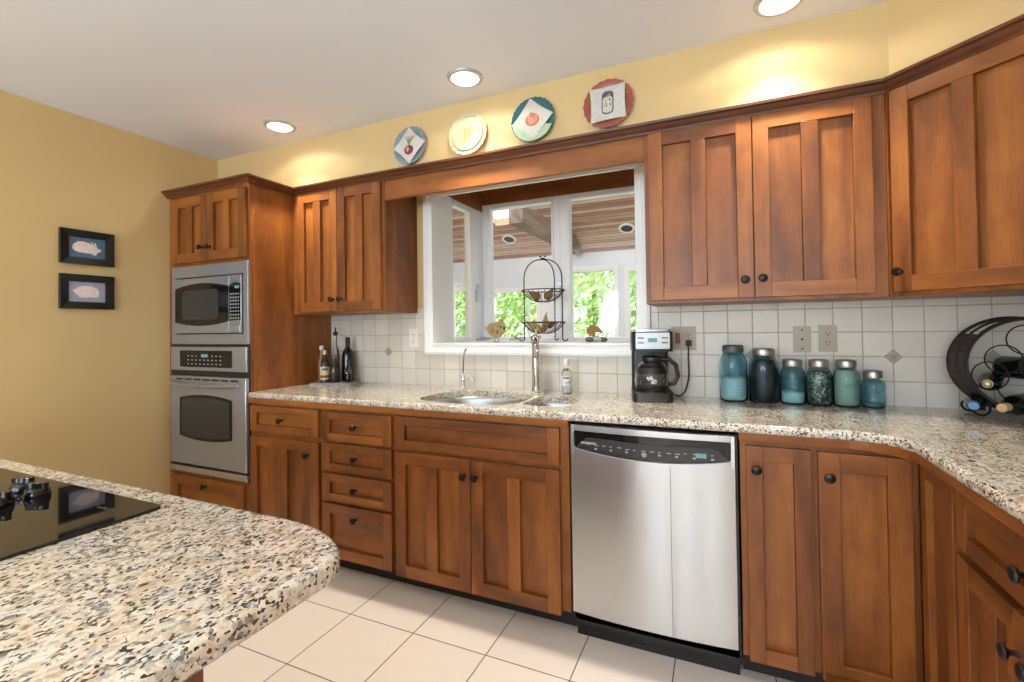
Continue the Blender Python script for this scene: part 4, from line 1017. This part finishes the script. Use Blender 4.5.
def d1(b):
    poly_disc(b, napkin(.106, PI / 2 + .05, .06), .0225, 3); poly_disc(b, napkin(.103, PI / 2 + .05, .06), .0232, 0)
    poly_disc(b, circ(0, -.026, .030, .027), .0245, 1); poly_disc(b, circ(-.008, -.022, .008, .014), .0255, 3)
    for a_ in (-.35, -.1, .15, .4): b.tube([(0, -.0255, -.002), (a_ * .03, -.0255, .025), (a_ * .09, -.0255, .052)], .0028, 5, 2)
def d2(b):
    poly_disc(b, circ(0, 0, .088, .088, 32), .0225, 0)
    for cx in (-.012, .012): poly_disc(b, [(cx - .010, .03), (cx + .010, .03), (cx + .006, -.03), (cx, -.065), (cx - .006, -.03)], .0237, 1)
    for cx in (-.012, .006, .02): poly_disc(b, circ(cx, .043, .010, .012, 10), .0237, 2)
    poly_disc(b, [(-.030, .098), (-.01, .104), (.03, .100), (.055, .086), (.04, .086), (0, .092)], .0237, 2)
def d3(b):
    poly_disc(b, [(.108 * math.cos(a_), .108 * math.sin(a_)) for a_ in [PI * 1.02 + k * PI * .86 / 24 for k in range(25)]], .0217, 3)
    poly_disc(b, napkin(.109, PI / 2 + .12, .05), .0225, 3); poly_disc(b, napkin(.104, PI / 2 + .12, .05), .0232, 0)
    poly_disc(b, circ(0, -.004, .037, .031), .0245, 1); poly_disc(b, circ(-.004, -.010, .018, .018), .0255, 2); poly_disc(b, circ(-.016, -.002, .006, .024, 12), .0255, 2); poly_disc(b, circ(.020, -.004, .004, .022, 12), .0255, 2)
    poly_disc(b, [(-.018, .026), (-.006, .036), (0, .028), (.010, .034), (.006, .024)], .0262, 4)
def d4(b):
    poly_disc(b, napkin(.116, PI / 4 + .03, .05), .0225, 4); poly_disc(b, napkin(.110, PI / 4 + .03, .05), .0232, 0)
    poly_disc(b, rrect(-.027, .027, -.052, .056, .02, 5), .0245, 1); poly_disc(b, rrect(-.022, .022, -.046, .030, .016, 5), .0255, 0)
    rr_ = random.Random(3)
    for k in range(14): poly_disc(b, circ(rr_.uniform(-.018, .018), rr_.uniform(-.015, .04), .003, .006, 8), .0262, rr_.choice((1, 2, 3)))
plate(1.640, 2.262, .106, 'plate painted with a purple onion on a white diamond, leftmost of the four', 'china_blue', ['china', 'paint_plum', 'paint_green', 'paint_pink'], d1, 22)
plate(2.005, 2.262, .112, 'cream plate painted with pale carrots, second from the left', 'china_cream', ['china_cream', 'paint_peach', 'paint_palegreen'], d2, 18)
plate(2.368, 2.266, .112, 'plate with a dark teal rim painted with an orange pumpkin', 'china_teal', ['china', 'paint_orange', 'paint_pink', 'paint_palegreen', 'paint_green'], d3, 26)
plate(2.737, 2.268, .114, 'red-rimmed plate painted with a jar, nearest the right wall cabinet', 'china_red', ['china', 'paint_grey', 'paint_peach', 'paint_green', 'paint_palegreen'], d4, 20)

# ------------------------------------------------------------------ framed prints on the left wall
def frame(z0, z1, label, bgm, fur, shape, ears=None):
    ya, yb = -1.161, -.919; fw_ = .039
    t = thing('framed_print', label, 'picture', (.0, (ya + yb) / 2, z0), group='framed prints on the yellow wall')
    b = MB()
    def mit(q):   # four mitred sides
        for side in range(4):
            A = [(ya, z0), (yb, z0), (yb, z1), (ya, z1)]; I = [(ya + fw_, z0 + fw_), (yb - fw_, z0 + fw_), (yb - fw_, z1 - fw_), (ya + fw_, z1 - fw_)]
            p0, p1, q1, q0 = A[side], A[(side + 1) % 4], I[(side + 1) % 4], I[side]
            b.add([(x_, y_, z_) for x_, pts_ in ((.002, (p0, p1, q1, q0)), ) for y_, z_ in pts_] + [(.024, p0[0], p0[1]), (.024, p1[0], p1[1]), (.016, q1[0], q1[1]), (.016, q0[0], q0[1])],
                  [(0, 1, 2, 3), (7, 6, 5, 4), (0, 4, 5, 1), (1, 5, 6, 2), (2, 6, 7, 3), (3, 7, 4, 0)])
    mit(0); obj('frame', b, 'frame_black', t, bevel=.001)
    obj('print', MB().box(.003, .008, ya + fw_ - .005, yb - fw_ + .005, z0 + fw_ - .005, z1 - fw_ + .005), bgm, t)
    cy, cz = (ya + yb) / 2, (z0 + z1) / 2
    b = MB().prism([(cy + a_, cz + c_) for a_, c_ in shape], .0079, .0092, 'yz')
    if ears:
        for e_ in ears: b.prism([(cy + a_, cz + c_) for a_, c_ in e_], .0079, .0095, 'yz', 1)
    obj('animal_picture', b, [fur, 'white_fur'], t)
    obj('glass_pane', MB().box(.0105, .0118, ya + fw_ - .003, yb - fw_ + .003, z0 + fw_ - .003, z1 - fw_ + .003), 'pane', t)
rab = [(-.068, -.005), (-.060, .016), (-.040, .032), (-.016, .034), (.010, .028), (.030, .014), (.042, .008), (.055, .0), (.062, -.012), (.050, -.018), (.040, -.030), (.044, -.036), (.030, -.036), (.020, -.028), (-.010, -.028), (-.032, -.028), (-.055, -.020)]
er = [[(.028, .012), (.016, .034), (.022, .036), (.036, .014)], [(.036, .010), (.032, .034), (.038, .034), (.044, .010)], [(.052, -.002), (.062, -.012), (.066, -.008), (.058, .002)]]
frame(1.627, 1.814, 'black framed print of a pale rabbit on dark blue, upper of the two', 'print_blue', 'pink_fur', rab, er)
pig = [(-.064, .010), (-.050, .014), (-.036, .028), (-.010, .034), (.022, .032), (.046, .022), (.056, .004), (.054, -.018), (.046, -.030), (.030, -.028), (.0, -.030), (-.020, -.032), (-.034, -.030), (-.046, -.014), (-.060, 0)]
frame(1.385, 1.572, 'black framed print of a pink pig on lilac, lower of the two', 'print_lilac', 'pink_fur', pig)

# ------------------------------------------------------------------ wine rack with bottles
wr = thing('wine_rack', 'round black wrought iron and wicker wine rack in the counter corner', 'wine rack', (4.125, -.20, CT), -.45, local=True)
RC = .166; ZC = .190
def ring(b, cx, y, r, rr=.006, a0=0, a1=360, n=48, sz=1.0):
    pts = [(cx + r * math.cos(math.radians(a0 + (a1 - a0) * k / n)), y, ZC + r * sz * math.sin(math.radians(a0 + (a1 - a0) * k / n))) for k in range(n + 1)]
    b.tube(pts if abs(a1 - a0) < 360 else pts[:-1], rr, 8, closed=abs(a1 - a0) >= 360)
b = MB(); ring(b, 0, .05, RC, .006, 80, 330); ring(b, .058, -.05, RC * .985, .0065, 0, 360); ring(b, .029, 0, RC * 1.0, .004, 95, 265)
for a_ in (95, 110, 165, 200, 235, 262): ca, sa = math.cos(math.radians(a_)), math.sin(math.radians(a_)); b.tube([(RC * ca, .05, ZC + RC * sa), (.058 + RC * .985 * ca, -.05, ZC + RC * .985 * sa)], .004, 6)
obj('hoop_frame', b, 'iron', wr)
b = MB()
for px_, pz_ in ((.045, .09), (.13, .075), (-.01, .02), (.075, .0), (.155, -.01), (-.045, -.04), (.02, -.075), (.105, -.08)):
    b.tube([(px_ + .047 * math.cos(k * PI / 14), -.05, ZC + pz_ + .05 * math.sin(k * PI / 14)) for k in range(28)], .0026, 6, closed=True)
obj('bottle_rings', b, 'iron', wr)
b = MB()
for k in range(46):
    a_ = math.radians(140 + k * 2.1); ca, sa = math.cos(a_), math.sin(a_)
    b.tube([(RC * ca - .001, .05, ZC + RC * sa), (.029 + RC * 1.0 * ca, 0, ZC + RC * 1.0 * sa), (.058 + RC * .985 * ca, -.05, ZC + RC * .985 * sa)], .0030, 5)
obj('wicker_band', b, 'wicker', wr)
for sx2 in (-.09, .13):
    for yy in (-.05, .05):
        b = MB(); s_ = -1 if sx2 < 0 else 1; x0_ = sx2 + (.04 if yy < 0 else 0); rs = .026
        c0 = Vector((x0_ + s_ * .022, yy, .030)); pts = [(x0_ + (.0), yy, ZC - math.sqrt(max(0, RC ** 2 - (sx2) ** 2)) + .004)]
        pts += [tuple(c0 + Vector((-s_ * math.cos(q * .62) * rs * (1 - q * .055), 0, -math.sin(q * .62) * rs * (1 - q * .055)))) for q in range(0, 12)]
        b.tube(smooth_path(pts, 3), .0045, 6); obj('scroll_foot', b, 'iron', wr)
def wine(lx, lz, label, capm, tilt=0.0, yy=-.03, neck=.10, rb=.037):
    p = Matrix.Rotation(-.45, 3, 'Z') @ Vector((lx, yy, lz)) + Vector((4.125, -.20, CT))
    t = thing('wine_bottle', label, 'wine bottle', tuple(p), -.45 + tilt, group='wine bottles in the rack', local=True)
    obj('glass_body', MB().lathe([(0, -.125), (rb * .9, -.13), (rb, -.12), (rb, .0), (rb * .85, .03), (.016, .06), (.0135, .07), (.0135, neck)], (0, 0, 0), 'y', 24), 'darkbottle', t)
    cap_ = [(.0145, neck - .035), (.0150, neck + .002), (.014, neck + .008), (.0, neck + .008)] if capm != 'goldring' else [(.0145, neck - .004), (.0150, neck + .003), (.011, neck + .005), (.006, neck + .001), (0, neck + .001)]
    obj('capsule', MB().lathe(cap_, (0, 0, 0), 'y', 20), capm, t)
wine(-.085, .050, 'wine bottle with a blue foil neck low in the rack', 'bluefoil', .05, rb=.032)
wine(.015, .050, 'wine bottle with a tan foil neck low in the rack', 'cork', -.25, rb=.036)
wine(-.045, .128, 'wine bottle with a gold-ringed neck in the middle of the rack', 'goldring', .0, neck=.095, rb=.034)
wine(.080, .178, 'dark wine bottle lying right of the gold-ringed one in the rack', 'rubber', .9, yy=-.02, rb=.04)
